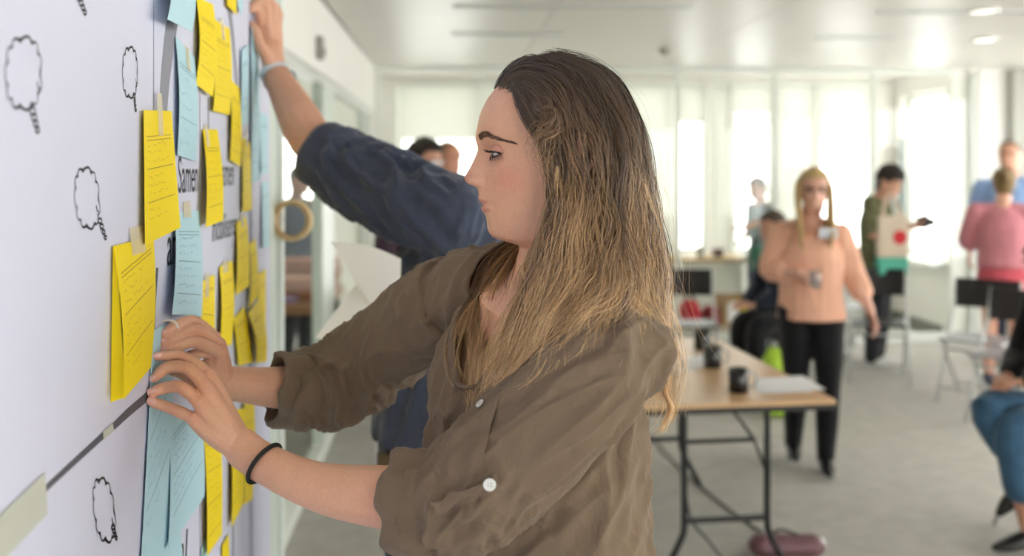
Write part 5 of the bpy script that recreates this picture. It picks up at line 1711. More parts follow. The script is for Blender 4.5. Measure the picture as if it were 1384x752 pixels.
# colour of the skin from place on the body, mouth and nostril shade painted in
loc = Vb - HC
hx, hy, hz = loc @ hf, loc @ hl, loc @ hu
base = np.array(lin((226, 174, 144))[:3])
col = np.tile(base, (len(Vb), 1))
def blend(c, w):
    global col
    w = np.clip(w, 0, 1)[:, None]
    col = col * (1 - w) + np.array(lin(c)[:3]) * w
ay_ = np.abs(hy)
def gg(x0, sx, y0, sy, z0, sz):
    return np.exp(-((hx - x0) / sx) ** 2 - ((ay_ - y0) / sy) ** 2 - ((hz - z0) / sz) ** 2)
blend((214, 140, 122), .55 * gg(.07, .03, .05, .025, -.032, .022))
blend((212, 132, 116), .65 * gg(.115, .012, .0, .014, -.030, .010))
blend((212, 146, 128), .5 * gg(.07, .02, .031, .014, .004, .012))
blend((205, 150, 134), .35 * gg(.075, .02, .03, .016, -.012, .008))
lipw = (ay_ / .0245) ** 2
up_l = np.clip(1 - np.abs((hz + .0595) / .0042) ** 2.2 - lipw * .9, 0, 1)
lo_l = np.clip(1 - np.abs((hz + .0695) / .0052) ** 2.2 - lipw * .9, 0, 1)
onface = (hx > .068) & (hx < .12)
blend((200, 126, 114), np.where(onface, np.clip(np.maximum(up_l, lo_l) * 2.0, 0, .75), 0))
blend((158, 84, 80), np.where(onface, .6 * np.exp(-((hz + .0640) / .0010) ** 2) * np.clip(1.15 - lipw, 0, 1), 0))  # shade of the mouth crease painted as a darker inner lip
blend((190, 110, 96), np.where(onface, .5 * np.exp(-((hz + .0402) / .0018) ** 2 - ((ay_ - .0075) / .0035) ** 2 - ((hx - .1085) / .006) ** 2), 0))  # nostril shade painted as a reddish flush
blend((206, 128, 110), .5 * np.exp(-((hx + .02) / .03) ** 2 - ((ay_ - .08) / .01) ** 2 - (hz / .03) ** 2))
# pinker knuckles and fingertips
for grp in (near, far):
    for q in grp:
        for k_, s_ in ((0, .010), (1, .009), (3, .009)):
            c0 = P(*q[k_])
            blend((214, 140, 122), .40 * np.exp(-np.sum((Vb - c0) ** 2, 1) / (s_ * 1.3) ** 2))
n1 = noise3(Vb * 28) * .5 + noise3(Vb * 75 + 4) * .5
col *= (1 + .10 * n1)[:, None]
red = np.clip(noise3(Vb * 18 + 11), 0, 1)
blend((212, 140, 122), .35 * red)
M_skin = mat('skin_near', (224, 176, 155), .45, spec=.38, sss=.15, attr='tint', var=(240, .05), bump=(500, .07))
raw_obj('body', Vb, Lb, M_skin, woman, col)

# ---- fingernails
M_nail = mat('nail', (228, 176, 164), .25, spec=.5)
for grp, rr_ in ((near, .0070), (far[:3], .0072)):
    for q in grp:
        D_, T_ = P(*q[2]), P(*q[3])
        d_ = nrm(T_ - D_)
        n_ = nrm(-FW * .75 + UPV * .65)
        n_ = nrm(n_ - d_ * np.dot(n_, d_))
        s_ = np.cross(d_, n_)
        c_ = T_ - d_ * .001
        G = [[c_ + d_ * (u_ * .0055) + s_ * (v_ * .0040 * (1 - .25 * u_ * u_)) + n_ * (rr_ * .86 - .0016 * v_ * v_ - .0012 * max(u_, 0)) for v_ in np.linspace(-1, 1, 7)] for u_ in np.linspace(-1, 1, 7)]
        MB().slab(np.array(G), -n_, .0012).build('fingernail', M_nail, woman, smooth=False)

# ---- eyes
for s in (1, -1):
    ec = np.array((.0728, .0318 * s, .0018))
    ew = tfW(ec)
    gz = nrm(hf * math.cos(.30) - hu * math.sin(.30) + hl * s * .04)
    ey = MB().lathe(ew, [(.0001, -.0134), (.0068, -.0115), (.0116, -.0068), (.0134, 0), (.0116, .0068), (.0086, .0103), (.0066, .01165)], 28, gz).build('eyeball', mat('eye_white', (226, 220, 214), .15, spec=.6), woman, smooth=True)
    MB().lathe(ew, [(.0067, .0116), (.0052, .0123), (.0030, .0127), (.0024, .0127)], 28, gz).build('iris', mat('iris_blue_grey', (96, 112, 118), .25, var=(900, .3)), ey, smooth=True)
    MB().lathe(ew, [(.0028, .0127), (.0012, .0129), (.0001, .0130)], 20, gz).build('pupil', mat('pupil_black', (10, 10, 12), .1), ey, smooth=True)
    MB().lathe(ew, [(.0070, .0116), (.0054, .0133), (.0030, .0143), (.0002, .0147)], 24, gz).build('cornea', mat_glass('cornea_glass', (255, 255, 255), .05), ey, smooth=True)
    # lids: shells of a slightly larger sphere, open in an almond
    def lid(a_deg, e_deg, r):
        a, e = math.radians(a_deg), math.radians(e_deg)
        d = np.array((math.cos(e) * math.cos(a), s * math.cos(e) * math.sin(a), math.sin(e)))
        return tfW(ec + d * r)
    al = np.linspace(-62, 92, 24)
    def edge(a, top):
        u = (a - 12) / 70.0
        base = -4 - 3 * u
        return base + (8.5 * max(0, 1 - u * u) ** .8 if top else -17 * max(0, 1 - u * u) ** .8)
    for top in (True, False):
        G = []
        for a in al:
            e0 = edge(a, top)
            row = []
            for t in np.linspace(0, 1, 9):
                e = e0 + t * ((72 if top else -62) - e0)
                row.append(lid(a, e, .0148 + .0006 * math.sin(t * math.pi) - .0026 * t * t))
            row.insert(0, lid(a, e0 + (-.5 if top else .5), .0133))
            G.append(row)
        lc = np.tile(np.array(lin((216, 160, 140) if top else (218, 164, 146))[:3]), (24 * 10, 1))
        o = MB().grid(np.array(G)).build('eyelid', mat('lid_skin_%d' % top, (212, 154, 134) if top else (216, 162, 144), .45, sss=.1), woman, smooth=True)
        # lashes
        lm = MB()
        for a in np.linspace(-40, 76, 40 if top else 28):
            e0 = edge(a, top)
            p0 = lid(a, e0, .0149)
            L = (.0085 if top else .0045) * (0.75 + .25 * math.sin(a))
            p1 = lid(a * 1.08 + 2, e0 - (6 if top else 8), .0149 + L * .55)
            p2 = lid(a * 1.14 + 4, e0 + (3 if top else -16), .0149 + L)
            lm.tube(spline([p0, p1, p2], 5), [.00032, .0003, .00025, .0002, .0001], 4)
        ls = lm.build('eyelashes', mat('lash_dark', (30, 22, 20), .5), woman)
        ls['kind'] = 'stuff'
        pts = [lid(a, edge(a, top), .0150) for a in np.linspace(-50, 78, 22)]
        MB().tube(pts, [.00045] * 22, 6).build('lash_line', mat('lash_dark', (30, 22, 20), .5), woman)
    # lid crease
    # brow hairs
    bm2 = MB()
    rb_ = random.Random(3)
    bvh_b = None
bvhB = BVHTree.FromPolygons([tuple(x) for x in Vb[:, :]], [tuple(q) for q in Lb[0].reshape(-1, 4)])
def skin_hit(px, py):
    d = P(px, py, 2.0) - CAMP
    r = bvhB.ray_cast(Vector(CAMP), Vector(nrm(d)))
    return (np.array(r[0]), np.array(r[1])) if r[0] is not None else (None, None)
rb_ = random.Random(3)
for s in (1, -1):
    bm2 = MB()
    for i in range(300):
        t = rb_.random()
        # centre line of the brow in local head coordinates, projected on the skin
        yy = .0165 + .044 * t
        zz = .0185 + .0045 * math.sin(min(t, .5) / .5 * math.pi / 2) - .0105 * max(0, t - .45) / .55
        th_ = (.0042 * min(1, .35 + t * 5) * (1 - .75 * t ** 1.6)) * (rb_.random() * 2 - 1)
        q = tfW(np.array((.16, yy * s, zz + th_)))
        h = bvhB.ray_cast(Vector(q), Vector(-hf))
        if h[0] is None: continue
        c0, n0 = np.array(h[0]), np.array(h[1])
        dr = nrm(hl * s * (.9) - hf * (.25 + .5 * t) + hu * (.55 * (1 - t) - .35 * t) + np.array([rb_.uniform(-.15, .15) for _ in range(3)]))
        dr = nrm(dr - n0 * np.dot(dr, n0) + n0 * .12)
        L = .0075 * (1 - .35 * t)
        bm2.tube([c0 - n0 * .0003, c0 + dr * L * .5 + n0 * .0004, c0 + dr * L + n0 * .0004], [.00034, .0003, .00012], 4)
    eb = bm2.build('eyebrow', mat('brow_brown', (124, 94, 74), .6), woman)
    eb['kind'] = 'stuff'

# ---- shirt
M_shirt = mat('cloth_olive_shirt', (124, 106, 88), .8, spec=.2, sheen=.08, var=(11, .07), bump=(900, .10, 20, .35))
sh = MB()
spath = spline([P(742, 405, 1.268), P(734, 452, 1.262), P(724, 530, 1.262), P(720, 620, 1.265), P(722, 760, 1.265), P(726, 920, 1.265)], 16)
T = np.linspace(0, 1, 16)
sh.tube(spath, [(a, b) for a, b in zip(np.interp(T, [0, .10, .25, .45, .7, 1], [.066, .098, .116, .122, .122, .135]), np.interp(T, [0, .10, .25, .45, .7, 1], [.095, .135, .150, .155, .160, .185]))], 40, up=WF, round_caps=False)
sh.tube(spline([S_n, P(795, 430, 1.185), P(742, 412, 1.265), P(680, 396, 1.335), S_f], 13), [.056, .058, .060, .062, .064, .066, .066, .066, .064, .062, .060, .058, .056], 18, round_caps=True)
near_axis = spline([S_n, P(796, 510, 1.115), P(733, 577, 1.105), P(660, 643, 1.105), P(606, 683, 1.112), P(566, 682, 1.122)], 18)
near_r = np.interp(np.linspace(0, 1, 18), [0, .2, .45, .7, .88, 1], [.057, .064, .068, .066, .060, .049])
sh.tube(near_axis, near_r, 24, round_caps=False)
far_axis = spline([S_f, P(560, 440, 1.46), P(500, 488, 1.505), P(445, 521, 1.49), P(396, 527, 1.465)], 16)
far_r = np.interp(np.linspace(0, 1, 16), [0, .3, .6, .85, 1], [.064, .065, .064, .060, .050])
sh.tube(far_axis, far_r, 22, round_caps=False)
Vs, Ls = remeshed(sh, .0030, 6, .5)
N0 = vnormals(Vs, Ls)

def axis_param(V, axis):
    """nearest parameter along a path and the distance to it"""
    d2 = np.full(len(V), 1e9); tt = np.zeros(len(V))
    n = len(axis)
    for i in range(n - 1):
        a, b = axis[i], axis[i + 1]
        ab = b - a
        t = np.clip(((V - a) @ ab) / (ab @ ab), 0, 1)
        d = np.sum((V - (a + t[:, None] * ab)) ** 2, 1)
        m = d < d2
        d2[m] = d[m]; tt[m] = (i + t[m]) / (n - 1)
    return tt, np.sqrt(d2)
def ridge(x):
    return 1 - np.abs(2 * (x - np.floor(x + .5)))       # triangle wave 0..1
tn, dn = axis_param(Vs, near_axis)
tf_, df_ = axis_param(Vs, far_axis)
wn2_ = np.clip((.095 - dn) / .02, 0, 1) * np.clip((tn - .03) / .12, 0, 1)
wf2_ = np.clip((.090 - df_) / .02, 0, 1) * np.clip((tf_ - .03) / .12, 0, 1)
wt_ = np.clip(1 - wn2_ - wf2_, 0, 1)
disp = np.zeros(len(Vs))
# near sleeve: long soft drag folds along the arm, then squeezed folds towards the cuff
arm_d = nrm(near_axis[-5] - near_axis[0])
r1, s1_ = folds(Vs, arm_d + UPV * .22, 30, 4.5, 3.1, 2.2)
r2, s2_ = folds(Vs, arm_d * .6 - UPV * .75, 34, 8.0, 8.7)
disp += wn2_ * (.0105 * r1 + .0045 * s1_) * np.clip(1.1 - tn, .25, 1)
disp += wn2_ * np.clip((tn - .5) / .3, 0, 1) * (.012 * r2 + .006 * s2_)
# far sleeve: bunched folds across it
arm_f = nrm(far_axis[-1] - far_axis[0])
r3, s3_ = folds(Vs, np.cross(arm_f, FW) + arm_f * .35, 30, 7.0, 21.0)
r4, s4_ = folds(Vs, arm_f + UPV * .2, 22, 6.0, 31.0)
disp += wf2_ * (np.clip((tf_ - .35) / .3, 0, 1) * (.016 * r3 + .007 * s3_) + .010 * r4 * np.clip(1 - tf_, 0, 1))
# torso: folds falling from the bust and dragging from the arm holes
r5, s5_ = folds(Vs, UPV + RT * .25, 17, 3.2, 44.0)
r6, s6_ = folds(Vs, RT * .8 + UPV * .75, 20, 4.0, 51.0)
disp += wt_ * (.011 * r5 + .008 * s5_ + .008 * r6)
Vs2 = Vs + N0 * disp[:, None]
# crease between near sleeve and body
# open V at the neck: drop the faces over the throat
rel = Vs2 - P(742, 405, 1.268)
fr_, la_, zz_ = rel @ WF, rel @ WR, Vs2[:, 2]
zv = P(668, 520, 1.20)[2]
inV = (fr_ > -.01) & (zz_ > zv) & (np.abs(la_ - .012) < .008 + .075 * np.clip((zz_ - zv) / .115, 0, 1) ** .8)
rim = zz_ > P(742, 392, 1.25)[2] + .0
radn = np.sqrt(fr_ ** 2 + la_ ** 2)
inV |= (zz_ > P(742, 402, 1.26)[2]) & (radn < .062)
Q = Ls[0].reshape(-1, 4)
keepf = ~(inV[Q].any(1))
Qk = Q[keepf]
Lk = (Qk.ravel(), np.arange(len(Qk)) * 4, np.full(len(Qk), 4))
shirt = raw_obj('shirt', Vs2, Lk, M_shirt, woman)
sol = shirt.modifiers.new('thickness', 'SOLIDIFY')
sol.thickness = .0012
sol.offset = -1
bvhS = BVHTree.FromPolygons([tuple(x) for x in Vs2], [tuple(q) for q in Q])
def shirt_hit(px, py):
    d = P(px, py, 2.0) - CAMP
    r = bvhS.ray_cast(Vector(CAMP), Vector(nrm(d)))
    if r[0] is None: return None, None
    n = np.array(r[1])
    if np.dot(n, d) > 0: n = -n
    return np.array(r[0]), n

def strip_on_shirt(pts_l, pts_r, name, m, lift=.0022, n=18, th=.0012):
    L, Rr, Nn = [], [], []
    for a, b in zip(spline([(x, y, 0) for x, y in pts_l], n), spline([(x, y, 0) for x, y in pts_r], n)):
        row = []
        for t in np.linspace(0, 1, 6):
            p, nn = shirt_hit(*(a[:2] * (1 - t) + b[:2] * t))
            if p is None: continue
            row.append(p + nn * lift)
        if len(row) == 6:
            L.append(row)
    G = np.array(L)
    # calm the strip
    for _ in range(3):
        G[1:-1] = (G[:-2] + 2 * G[1:-1] + G[2:]) / 4
    return MB().slab(G, -FW, th).build(name, m, woman, smooth=False)
def button(px, py, name='shirt_button', r=.0052, p=None, n=None):
    if p is None:
        p, n = shirt_hit(px, py)
    p = p + n * .0035
    bt_ = MB().lathe(p, [(.0001, .0012), (r * .45, .0010), (r * .62, .0013), (r * .9, .0020), (r, .0014), (r, 0), (.0001, -.001)], 24, n).build(name, mat('button_pearl', (236, 236, 230), .2, spec=.6), woman, smooth=True)
    ax_, bx_ = frames([p, p + n])[1][0], frames([p, p + n])[2][0]
    hm = MB()
    for i in (-1, 1):
        for j in (-1, 1):
            hm.lathe(p + (ax_ * i + bx_ * j) * r * .22 + n * .0011, [(.0001, .0004), (.0006, .0004), (.0006, 0)], 8, n)
    hm.build('thread_holes', mat('button_hole', (96, 88, 78), .6), bt_)
    return bt_
pl = strip_on_shirt([(661, 512), (655, 545), (647, 580), (640, 612), (634, 640)], [(682, 512), (673, 545), (664, 580), (656, 612), (648, 640)], 'button_placket', M_shirt)
button(652, 549)
button(670, 508, r=.0048)
tabs = strip_on_shirt([(672, 640), (640, 656), (610, 668), (584, 678)], [(677, 658), (645, 674), (614, 686), (590, 695)], 'sleeve_tab', M_shirt, lift=.009, th=.004)
p_, n_ = shirt_hit(664, 649)
button(664, 649, p=p_ + n_ * .009, n=n_, r=.0068)

def cuff(center, axis, r_in, r_out, L, upr, seed, name='rolled_cuff'):
    """thick rolled sleeve end: a wavy ring folded outwards"""
    axis = nrm(axis)
    T_, A_, B_ = frames([center, center + axis], upr)
    A0, B0 = A_[0], B_[0]
    G = []
    nt = 72
    for i in range(nt + 1):
        t = 2 * math.pi * (i % nt) / nt
        ring = A0 * math.cos(t) + B0 * math.sin(t)
        wob = .0035 * math.sin(2 * t + seed) + .0026 * math.sin(5 * t + seed * 2) + .0016 * math.sin(9 * t + seed * 3)
        sl = .010 * math.sin(t + seed)
        prof = [(-L * .62, r_out * .93), (-L * .5, r_out + .001), (-L * .2, r_out + .003), (L * .1, r_out + .0015), (L * .36, r_out + .0025), (L * .5, r_out - .0005), (L * .55, r_out - .006), (L * .46, r_in + .001), (L * .1, r_in - .001), (-L * .4, r_in - .004)]
        G.append([center + axis * (h + sl * .5 + .004 * math.sin(4 * t + k_ + seed)) + ring * (r + wob * (1 + .2 * math.sin(k_ * 1.3 + t * 3))) for k_, (h, r) in enumerate(prof)])
    return MB().grid(np.array(G)).build(name, M_shirt, woman, smooth=True)
cuff(P(560, 679, 1.123), P(437, 660, 1.165) - P(560, 679, 1.123), .041, .052, .050, UPV, .6)
cuff(P(391, 527, 1.46), W_f - P(391, 527, 1.46), .042, .0505, .046, UPV, 2.2)
cuff(P(404, 528, 1.468), W_f - P(391, 527, 1.46), .044, .0535, .036, UPV, 4.1, 'rolled_cuff')

# bound edge of the open neck, following the cut
ed = {}
for q in Qk:
    for a_, b_ in ((q[0], q[1]), (q[1], q[2]), (q[2], q[3]), (q[3], q[0])):
        k_ = (min(a_, b_), max(a_, b_))
        ed[k_] = ed.get(k_, 0) + 1
nb = {}
for (a_, b_), c_ in ed.items():
    if c_ == 1:
        nb.setdefault(a_, []).append(b_); nb.setdefault(b_, []).append(a_)
seen, best = set(), []
for s_ in nb:
    if s_ in seen: continue
    loop, cur = [s_], s_
    seen.add(s_)
    while True:
        nx = [x for x in nb[cur] if x not in seen]
        if not nx: break
        cur = nx[0]; seen.add(cur); loop.append(cur)
    if len(loop) > len(best): best = loop
lp_ = Vs2[best]
for _ in range(6):
    lp_ = (np.roll(lp_, 1, 0) + 2 * lp_ + np.roll(lp_, -1, 0)) / 4
lp_ = lp_[::3]
lp_ = np.vstack([lp_, lp_[:1]])
MB().tube(lp_, [(.0028, .0052)] * len(lp_), 8, up=UPV, caps=False).build('collar_band', M_shirt, woman, smooth=True)

# trousers below the shirt (seen only from other places)
tr = MB()
hipc = P(728, 905, 1.265)
tr.tube(spline([hipc + UPV * .10, hipc, hipc - UPV * .12], 6), [(.10, .15), (.11, .165), (.115, .17), (.115, .175), (.115, .175), (.11, .17)], 24, up=WF, round_caps=True)
feet = []
for s in (-1, 1):
    h0 = hipc + WR * .085 * s - UPV * .05
    k0 = np.r_[(hipc + WR * .09 * s + WF * .03)[:2], .50]
    a0 = np.r_[(hipc + WR * .095 * s)[:2], .07]
    feet.append(a0)
    tr.tube(np.vstack([spline([h0, k0], 7), spline([k0, a0], 7)[1:]]), [.098, .094, .088, .080, .072, .066, .062, .060, .060, .057, .052, .048, .046], 16, round_caps=True)
V_, L_ = remeshed(tr, .008, 3)
raw_obj('trousers', V_, L_, mat('cloth_dark_jeans_w', (44, 48, 60), .8), woman)
for a0 in feet:
    m = MB()
    m.tube(spline([a0 - WF * .06 - UPV * .035, a0 + WF * .03 - UPV * .03, a0 + WF * .16 - UPV * .045], 8), [(.034, .032), (.04, .036), (.042, .038), (.038, .04), (.034, .042), (.028, .042), (.024, .04), (.018, .03)], 14, up=UPV, round_caps=True)
    m.tube([a0, a0 - UPV * .03], [.042, .042], 12)
    V_, L_ = remeshed(m, .006, 2)
    V_[:, 2] = np.maximum(V_[:, 2], .001)
    raw_obj('shoe', V_, L_, mat('white_sneaker', (225, 225, 222), .5), woman)

# hair tie on the near wrist
c0 = P(357, 627, 1.20)
axw = nrm(P(327, 605, 1.22) - P(400, 645, 1.18))
tilt = nrm(axw + UPV * .30)
T_, A_, B_ = frames([c0, c0 + tilt], UPV)
ringp = [c0 + A_[0] * .0275 * math.cos(t) + B_[0] * .0235 * math.sin(t) for t in np.linspace(0, 2 * math.pi, 41)]
MB().tube(ringp, .0028, 10, caps=False).build('hair_tie', mat('hair_tie_black', (44, 42, 44), .8, bump=(700, .6)), woman, smooth=True)
# ---- long wavy hair, built as thousands of narrow strands
GUIDES = [
    [(690, 116, 1.205), (700, 140, 1.178), (720, 178, 1.160), (746, 218, 1.150), (752, 262, 1.152), (742, 305, 1.165), (728, 350, 1.170), (706, 405, 1.165), (676, 475, 1.155), (658, 545, 1.150)],
    [(700, 100, 1.205), (728, 130, 1.170), (752, 172, 1.155), (766, 225, 1.147), (766, 280, 1.148), (756, 340, 1.150), (738, 410, 1.145), (706, 485, 1.130), (676, 562, 1.130)],
    [(712, 88, 1.215), (755, 112, 1.175), (782, 165, 1.155), (792, 230, 1.146), (794, 300, 1.142), (786, 365, 1.125), (762, 430, 1.105), (730, 490, 1.095), (700, 545, 1.10)],
    [(724, 80, 1.225), (785, 105, 1.185), (815, 160, 1.160), (826, 230, 1.150), (830, 300, 1.140), (826, 360, 1.115), (812, 405, 1.085), (792, 432, 1.06), (775, 455, 1.05)],
    [(736, 76, 1.235), (802, 98, 1.205), (838, 155, 1.180), (850, 225, 1.168), (857, 300, 1.155), (862, 360, 1.135), (866, 400, 1.12), (874, 440, 1.13), (884, 480, 1.15)],
    [(746, 74, 1.245), (815, 96, 1.230), (853, 155, 1.215), (867, 225, 1.205), (878, 300, 1.195), (886, 375, 1.19), (896, 450, 1.195), (905, 520, 1.20), (908, 575, 1.20)],
    [(756, 74, 1.255), (824, 98, 1.258), (859, 160, 1.258), (874, 240, 1.255), (886, 330, 1.250), (893, 420, 1.245), (900, 500, 1.245), (897, 575, 1.245)],
    [(746, 75, 1.265), (805, 100, 1.295), (842, 165, 1.310), (858, 255, 1.310), (868, 350, 1.300), (878, 440, 1.295), (888, 530, 1.290)],
    [(730, 78, 1.275), (775, 105, 1.320), (800, 190, 1.340), (800, 290, 1.335), (775, 370, 1.305), (735, 440, 1.265), (705, 520, 1.225)],
    [(712, 88, 1.285), (745, 118, 1.320), (762, 200, 1.340), (752, 290, 1.335), (715, 360, 1.310), (684, 430, 1.275), (662, 500, 1.235), (668, 560, 1.205)],
    [(696, 104, 1.290), (716, 135, 1.318), (735, 200, 1.335), (725, 285, 1.335), (692, 345, 1.318), (664, 415, 1.285), (645, 480, 1.245), (648, 540, 1.215)]]
NP_ = 40
GD = np.array([spline([P(*q) for q in g], NP_) for g in GUIDES])
hr = np.random.RandomState(11)
def guide_at(u):
    i = np.clip(np.floor(u).astype(int), 0, len(GD) - 2)
    t = (u - i)[:, None, None]
    t = t * t * (3 - 2 * t) * .5 + t * .5
    return GD[i] * (1 - t) + GD[i + 1] * t
def make_strands(n, n_clump, width, umin=0, umax=None, loose=1.0, seed=0, wavy=1.0, short=.55, fixed=False):
    umax = umax if umax is not None else len(GD) - 1.001
    cu = np.sort(hr.uniform(umin, umax, n_clump))
    cl = hr.randint(0, n_clump, n)
    if fixed:
        cu = np.arange(n_clump) * 1.0
        cu[-1] -= 1e-4
    u = np.clip(cu[cl] + hr.normal(0, .0 if fixed else .13, n) * loose, umin, umax)
    path = guide_at(u)
    cpath = guide_at(cu)
    t = np.linspace(0, 1, NP_)[None, :, None]
    ax0 = P(760, 200, 1.252)
    out = path - (ax0 + UPV * 0)
    out[:, :, 2] = 0
    out /= np.linalg.norm(out, axis=2, keepdims=True) + 1e-9
    # clump offsets: thickness of the hair, growing downwards
    dep = hr.uniform(-1, .25, n_clump)[:, None, None] * (.004 + .020 * np.clip(t * 1.6, 0, 1))
    rand_c = hr.normal(0, 1, (n_clump, 1, 3)) * np.array([1, 1, .3]) * (.001 + .009 * t ** 1.2)
    ph = hr.uniform(0, 6.28, (n_clump, 1)); wl = hr.uniform(5.2, 8.5, (n_clump, 1)); am = hr.uniform(.4, 1.3, (n_clump, 1))
    tt = np.linspace(0, 1, NP_)[None, :]
    T = np.gradient(path, axis=1)
    T /= np.linalg.norm(T, axis=2, keepdims=True) + 1e-9
    S = np.cross(T, out)
    S /= np.linalg.norm(S, axis=2, keepdims=True) + 1e-9
    wave = np.sin(tt * wl[cl] * 6.28 * .55 + ph[cl] + hr.normal(0, .35, (n, 1))) * am[cl] * (.0015 + .0105 * tt ** 1.1) * wavy
    wave2 = np.cos(tt * wl[cl] * 6.28 * .5 + ph[cl] * 1.7) * am[cl] * (.001 + .007 * tt) * wavy
    own = hr.normal(0, 1, (n, 1, 3)) * (.0012 + .0042 * t) * loose
    fine = np.sin(tt * hr.uniform(8, 20, (n, 1)) + hr.uniform(0, 6.28, (n, 1))) * (.0002 + .0016 * tt) * loose
    p = path + out * dep[cl] + rand_c[cl] + S * wave[:, :, None] + out * wave2[:, :, None] + own + S * fine[:, :, None]
    # stray length
    cut = hr.uniform(short, 1.0, n) ** .6
    idx = cut[:, None] * np.linspace(0, NP_ - 1, NP_)[None, :]
    i0 = np.clip(np.floor(idx).astype(int), 0, NP_ - 2)
    fr = (idx - i0)[:, :, None]
    ar = np.arange(n)[:, None]
    p = p[ar, i0] * (1 - fr) + p[ar, i0 + 1] * fr
    return p, cl, u, S, out
def push_out(p, trees, gap):
    q = p.reshape(-1, 3)
    for tree in trees:
        for i in range(len(q)):
            r = tree.find_nearest(Vector(q[i]), .045)
            if r[0] is None: continue
            c0, n0 = np.array(r[0]), np.array(r[1])
            if np.dot(q[i] - c0, n0) < gap:
                q[i] = c0 + n0 * (gap + .5 * gap * ((i * 7919) % 97) / 97)
    return q.reshape(p.shape)
def strands_obj(name, p, side, width, cols, parent, m, start=.7):
    n, k = p.shape[:2]
    wv = width * np.interp(np.linspace(0, 1, k), [0, .15, .7, 1], [start, 1, .85, .2])[None, :, None]
    a = p + side * wv / 2
    b = p - side * wv / 2
    V = np.stack([a, b], 2).reshape(-1, 3)
    base = (np.arange(n)[:, None] * k + np.arange(k - 1)[None, :]).ravel() * 2
    Q = np.stack([base, base + 1, base + 3, base + 2], 1)
    L = (Q.ravel(), np.arange(len(Q)) * 4, np.full(len(Q), 4))
    C = np.repeat(cols.reshape(-1, 3), 2, axis=0)
    return raw_obj(name, V, L, m, parent, C)
M_hair = mat('hair_strands', (150, 112, 76), .38, spec=.55, attr='tint')
nt_h = M_hair.node_tree
hb = nt_h.nodes['Principled BSDF']
hb.inputs['Sheen Weight'].default_value = .1
def hair_cols(n, k, cl, u, bright=1.0, gold_add=0.0, p=None):
    t = np.linspace(0, 1, k)[None, :, None]
    root = np.array(lin((64, 48, 38))[:3]); mid = np.array(lin((118, 89, 63))[:3]); tip = np.array(lin((206, 166, 118))[:3]); gold = np.array(lin((244, 208, 156))[:3])  # ends are naturally lighter; tip and gold also carry painted window light
    lift = hr.normal(0, .12, (n, 1, 1)) + (hr.rand(cl.max() + 1) * .62 - .28)[cl][:, None, None] + gold_add
    hz_ = np.clip((P(740, 95, 1.2)[2] - p[:, :, 2:3]) / .40, 0, 1.1)
    s = np.clip(.2 * t + .85 * hz_ + lift * (.35 + .65 * np.clip(hz_ * 2.2, 0, 1)) - .04, 0, 1.15)
    c = np.where(s < .35, root + (mid - root) * (s / .35), np.where(s < .8, mid + (tip - mid) * ((s - .35) / .45), tip + (gold - tip) * np.clip((s - .8) / .35, 0, 1)))
    return c * (1 + hr.normal(0, .16, (n, 1, 1))) * bright
def ear_gap(p, cl):
    """some of the hair passes behind the ear"""
    ce = P(783, 222, 1.155)
    w = np.exp(-(((p - ce) @ RT) / .027) ** 2 - (((p - ce) @ UPV) / .042) ** 2)
    sel = (cl % 50 != 7)[:, None]
    return p + FW * (w * sel * .046)[:, :, None]
def add_hair(name, n, nc, width, gold=0.0, gap=True, **kw):
    p, cl, u, S, O_ = make_strands(n, nc, width, **kw)
    p[:, 8:] = push_out(np.ascontiguousarray(p[:, 8:]), (bvhS,), .003)
    p[:, 4:] = push_out(np.ascontiguousarray(p[:, 4:]), (bvhB,), .0018)
    if gap:
        p = ear_gap(p, cl)
    for _ in range(2):
        p[:, 1:-1] = (p[:, :-2] + 2 * p[:, 1:-1] + p[:, 2:]) / 4
    sd = S + hr.normal(0, .5, (len(p), 1, 3))
    sd /= np.linalg.norm(sd, axis=2, keepdims=True)
    o = strands_obj(name, p, sd, width, hair_cols(len(p), NP_, cl, u, 1.0, gold, p), woman, M_hair, .05 if kw.get('fixed') else .7)
    o['kind'] = 'stuff'
    return o
add_hair('hair', 6800, 230, .0011)
MAIN = GD
FRONT = [
    [(672, 119, 1.262), (686, 95, 1.270), (716, 82, 1.285), (760, 95, 1.310), (800, 160, 1.330), (820, 250, 1.335), (830, 340, 1.320), (840, 430, 1.300)],
    [(672, 120, 1.245), (684, 96, 1.240), (712, 80, 1.228), (758, 90, 1.195), (795, 140, 1.165), (815, 210, 1.150), (822, 290, 1.140), (812, 360, 1.120), (790, 420, 1.09)],
    [(676, 124, 1.228), (690, 102, 1.215), (720, 92, 1.195), (758, 118, 1.168), (782, 175, 1.150), (794, 245, 1.142), (794, 320, 1.140), (772, 400, 1.120), (735, 480, 1.10)],
    [(684, 128, 1.212), (698, 112, 1.198), (722, 112, 1.178), (748, 148, 1.158), (765, 200, 1.146), (772, 262, 1.145), (764, 330, 1.150), (742, 405, 1.145), (708, 490, 1.135), (680, 555, 1.13)],
    [(694, 138, 1.200), (706, 130, 1.185), (724, 146, 1.168), (744, 185, 1.152), (757, 235, 1.146), (754, 290, 1.152), (738, 350, 1.165), (712, 415, 1.160), (682, 490, 1.150), (660, 550, 1.145)],
    [(703, 158, 1.190), (714, 165, 1.176), (730, 190, 1.160), (747, 225, 1.150), (752, 265, 1.152), (742, 310, 1.163), (726, 360, 1.168), (700, 425, 1.160), (672, 500, 1.150), (652, 560, 1.148)]]
GD = np.array([spline([P(*q) for q in g], NP_) for g in FRONT])
add_hair('hair_front', 2600, 110, .0010, wavy=1.1)
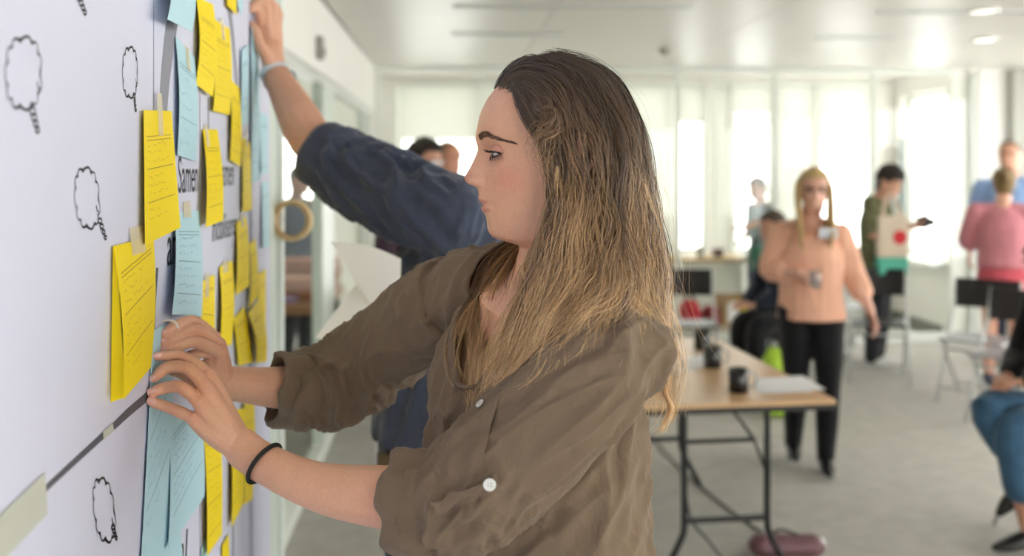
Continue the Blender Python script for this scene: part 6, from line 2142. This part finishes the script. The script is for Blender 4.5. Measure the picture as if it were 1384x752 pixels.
CURLS = [
    [(708, 140, 1.184), (726, 152, 1.162), (720, 178, 1.156), (738, 196, 1.150), (728, 222, 1.150), (748, 243, 1.148), (744, 275, 1.150)],
    [(712, 128, 1.176), (744, 138, 1.156), (736, 166, 1.150), (760, 186, 1.144), (750, 220, 1.145), (768, 250, 1.144), (758, 292, 1.148)],
    [(732, 120, 1.170), (770, 138, 1.152), (762, 176, 1.145), (786, 204, 1.139), (774, 240, 1.142), (788, 270, 1.140)],
    [(722, 135, 1.168), (735, 150, 1.150), (752, 150, 1.146), (750, 172, 1.144), (732, 178, 1.148), (728, 200, 1.150), (745, 215, 1.148)]]
GD = np.array([spline([P(*q) for q in g], NP_) for g in CURLS])
add_hair('temple_curls', 360, 4, .0008, gold=.05, fixed=True, wavy=.5, loose=1.5)
LOCKS = [
    [(752, 225, 1.145), (746, 255, 1.143), (750, 285, 1.140), (764, 312, 1.136), (780, 332, 1.132), (792, 345, 1.13)],
    [(812, 110, 1.182), (824, 150, 1.163), (834, 185, 1.156), (852, 215, 1.158), (872, 245, 1.165), (890, 285, 1.175), (898, 330, 1.18)],
    [(700, 360, 1.160), (712, 385, 1.155), (735, 392, 1.148), (730, 430, 1.145), (700, 470, 1.148), (672, 520, 1.150)],
    [(893, 470, 1.185), (900, 520, 1.185), (912, 548, 1.185), (908, 575, 1.185), (885, 594, 1.185)],
    [(880, 400, 1.18), (892, 440, 1.18), (905, 470, 1.18), (918, 510, 1.18), (905, 560, 1.18)]]
GD = np.array([spline([P(*q) for q in g], NP_) for g in LOCKS])
add_hair('golden_locks', 520, 5, .0009, gold=.55, fixed=True, wavy=.25, loose=.7, gap=False)
GD = MAIN
# fly-away hairs
fp, fcl, fu, fS, fO = make_strands(420, 200, .0004, umin=.9, umax=9.2, loose=3.2, wavy=1.9)
tk = np.linspace(0, 1, NP_)[None, :, None]
fp = fp + fO * (.002 + .016 * tk * hr.rand(420, 1, 1)) + hr.normal(0, 1, (420, 1, 3)) * .008 * tk
fp = push_out(fp, (bvhS,), .004)
for _ in range(4):
    fp[:, 1:-1] = (fp[:, :-2] + 2 * fp[:, 1:-1] + fp[:, 2:]) / 4
fl_ = strands_obj('stray_hairs', fp, fS, .00045, hair_cols(420, NP_, fcl, fu, 1.25, 0.0, fp), woman, M_hair)
fl_['kind'] = 'stuff'
# scalp cover under the strands
hair_shell(woman, tfW, dict(col=(56, 42, 33), thick=.0022, curl=.2, lims=[(-.12, -.03), (-.075, -.03), (-.05, -.005), (-.03, .008), (0, .012), (.017, .020), (.063, .029), (.076, .044), (.083, .057), (.091, .078), (.10, .2), (.12, .3)]), 1.0)
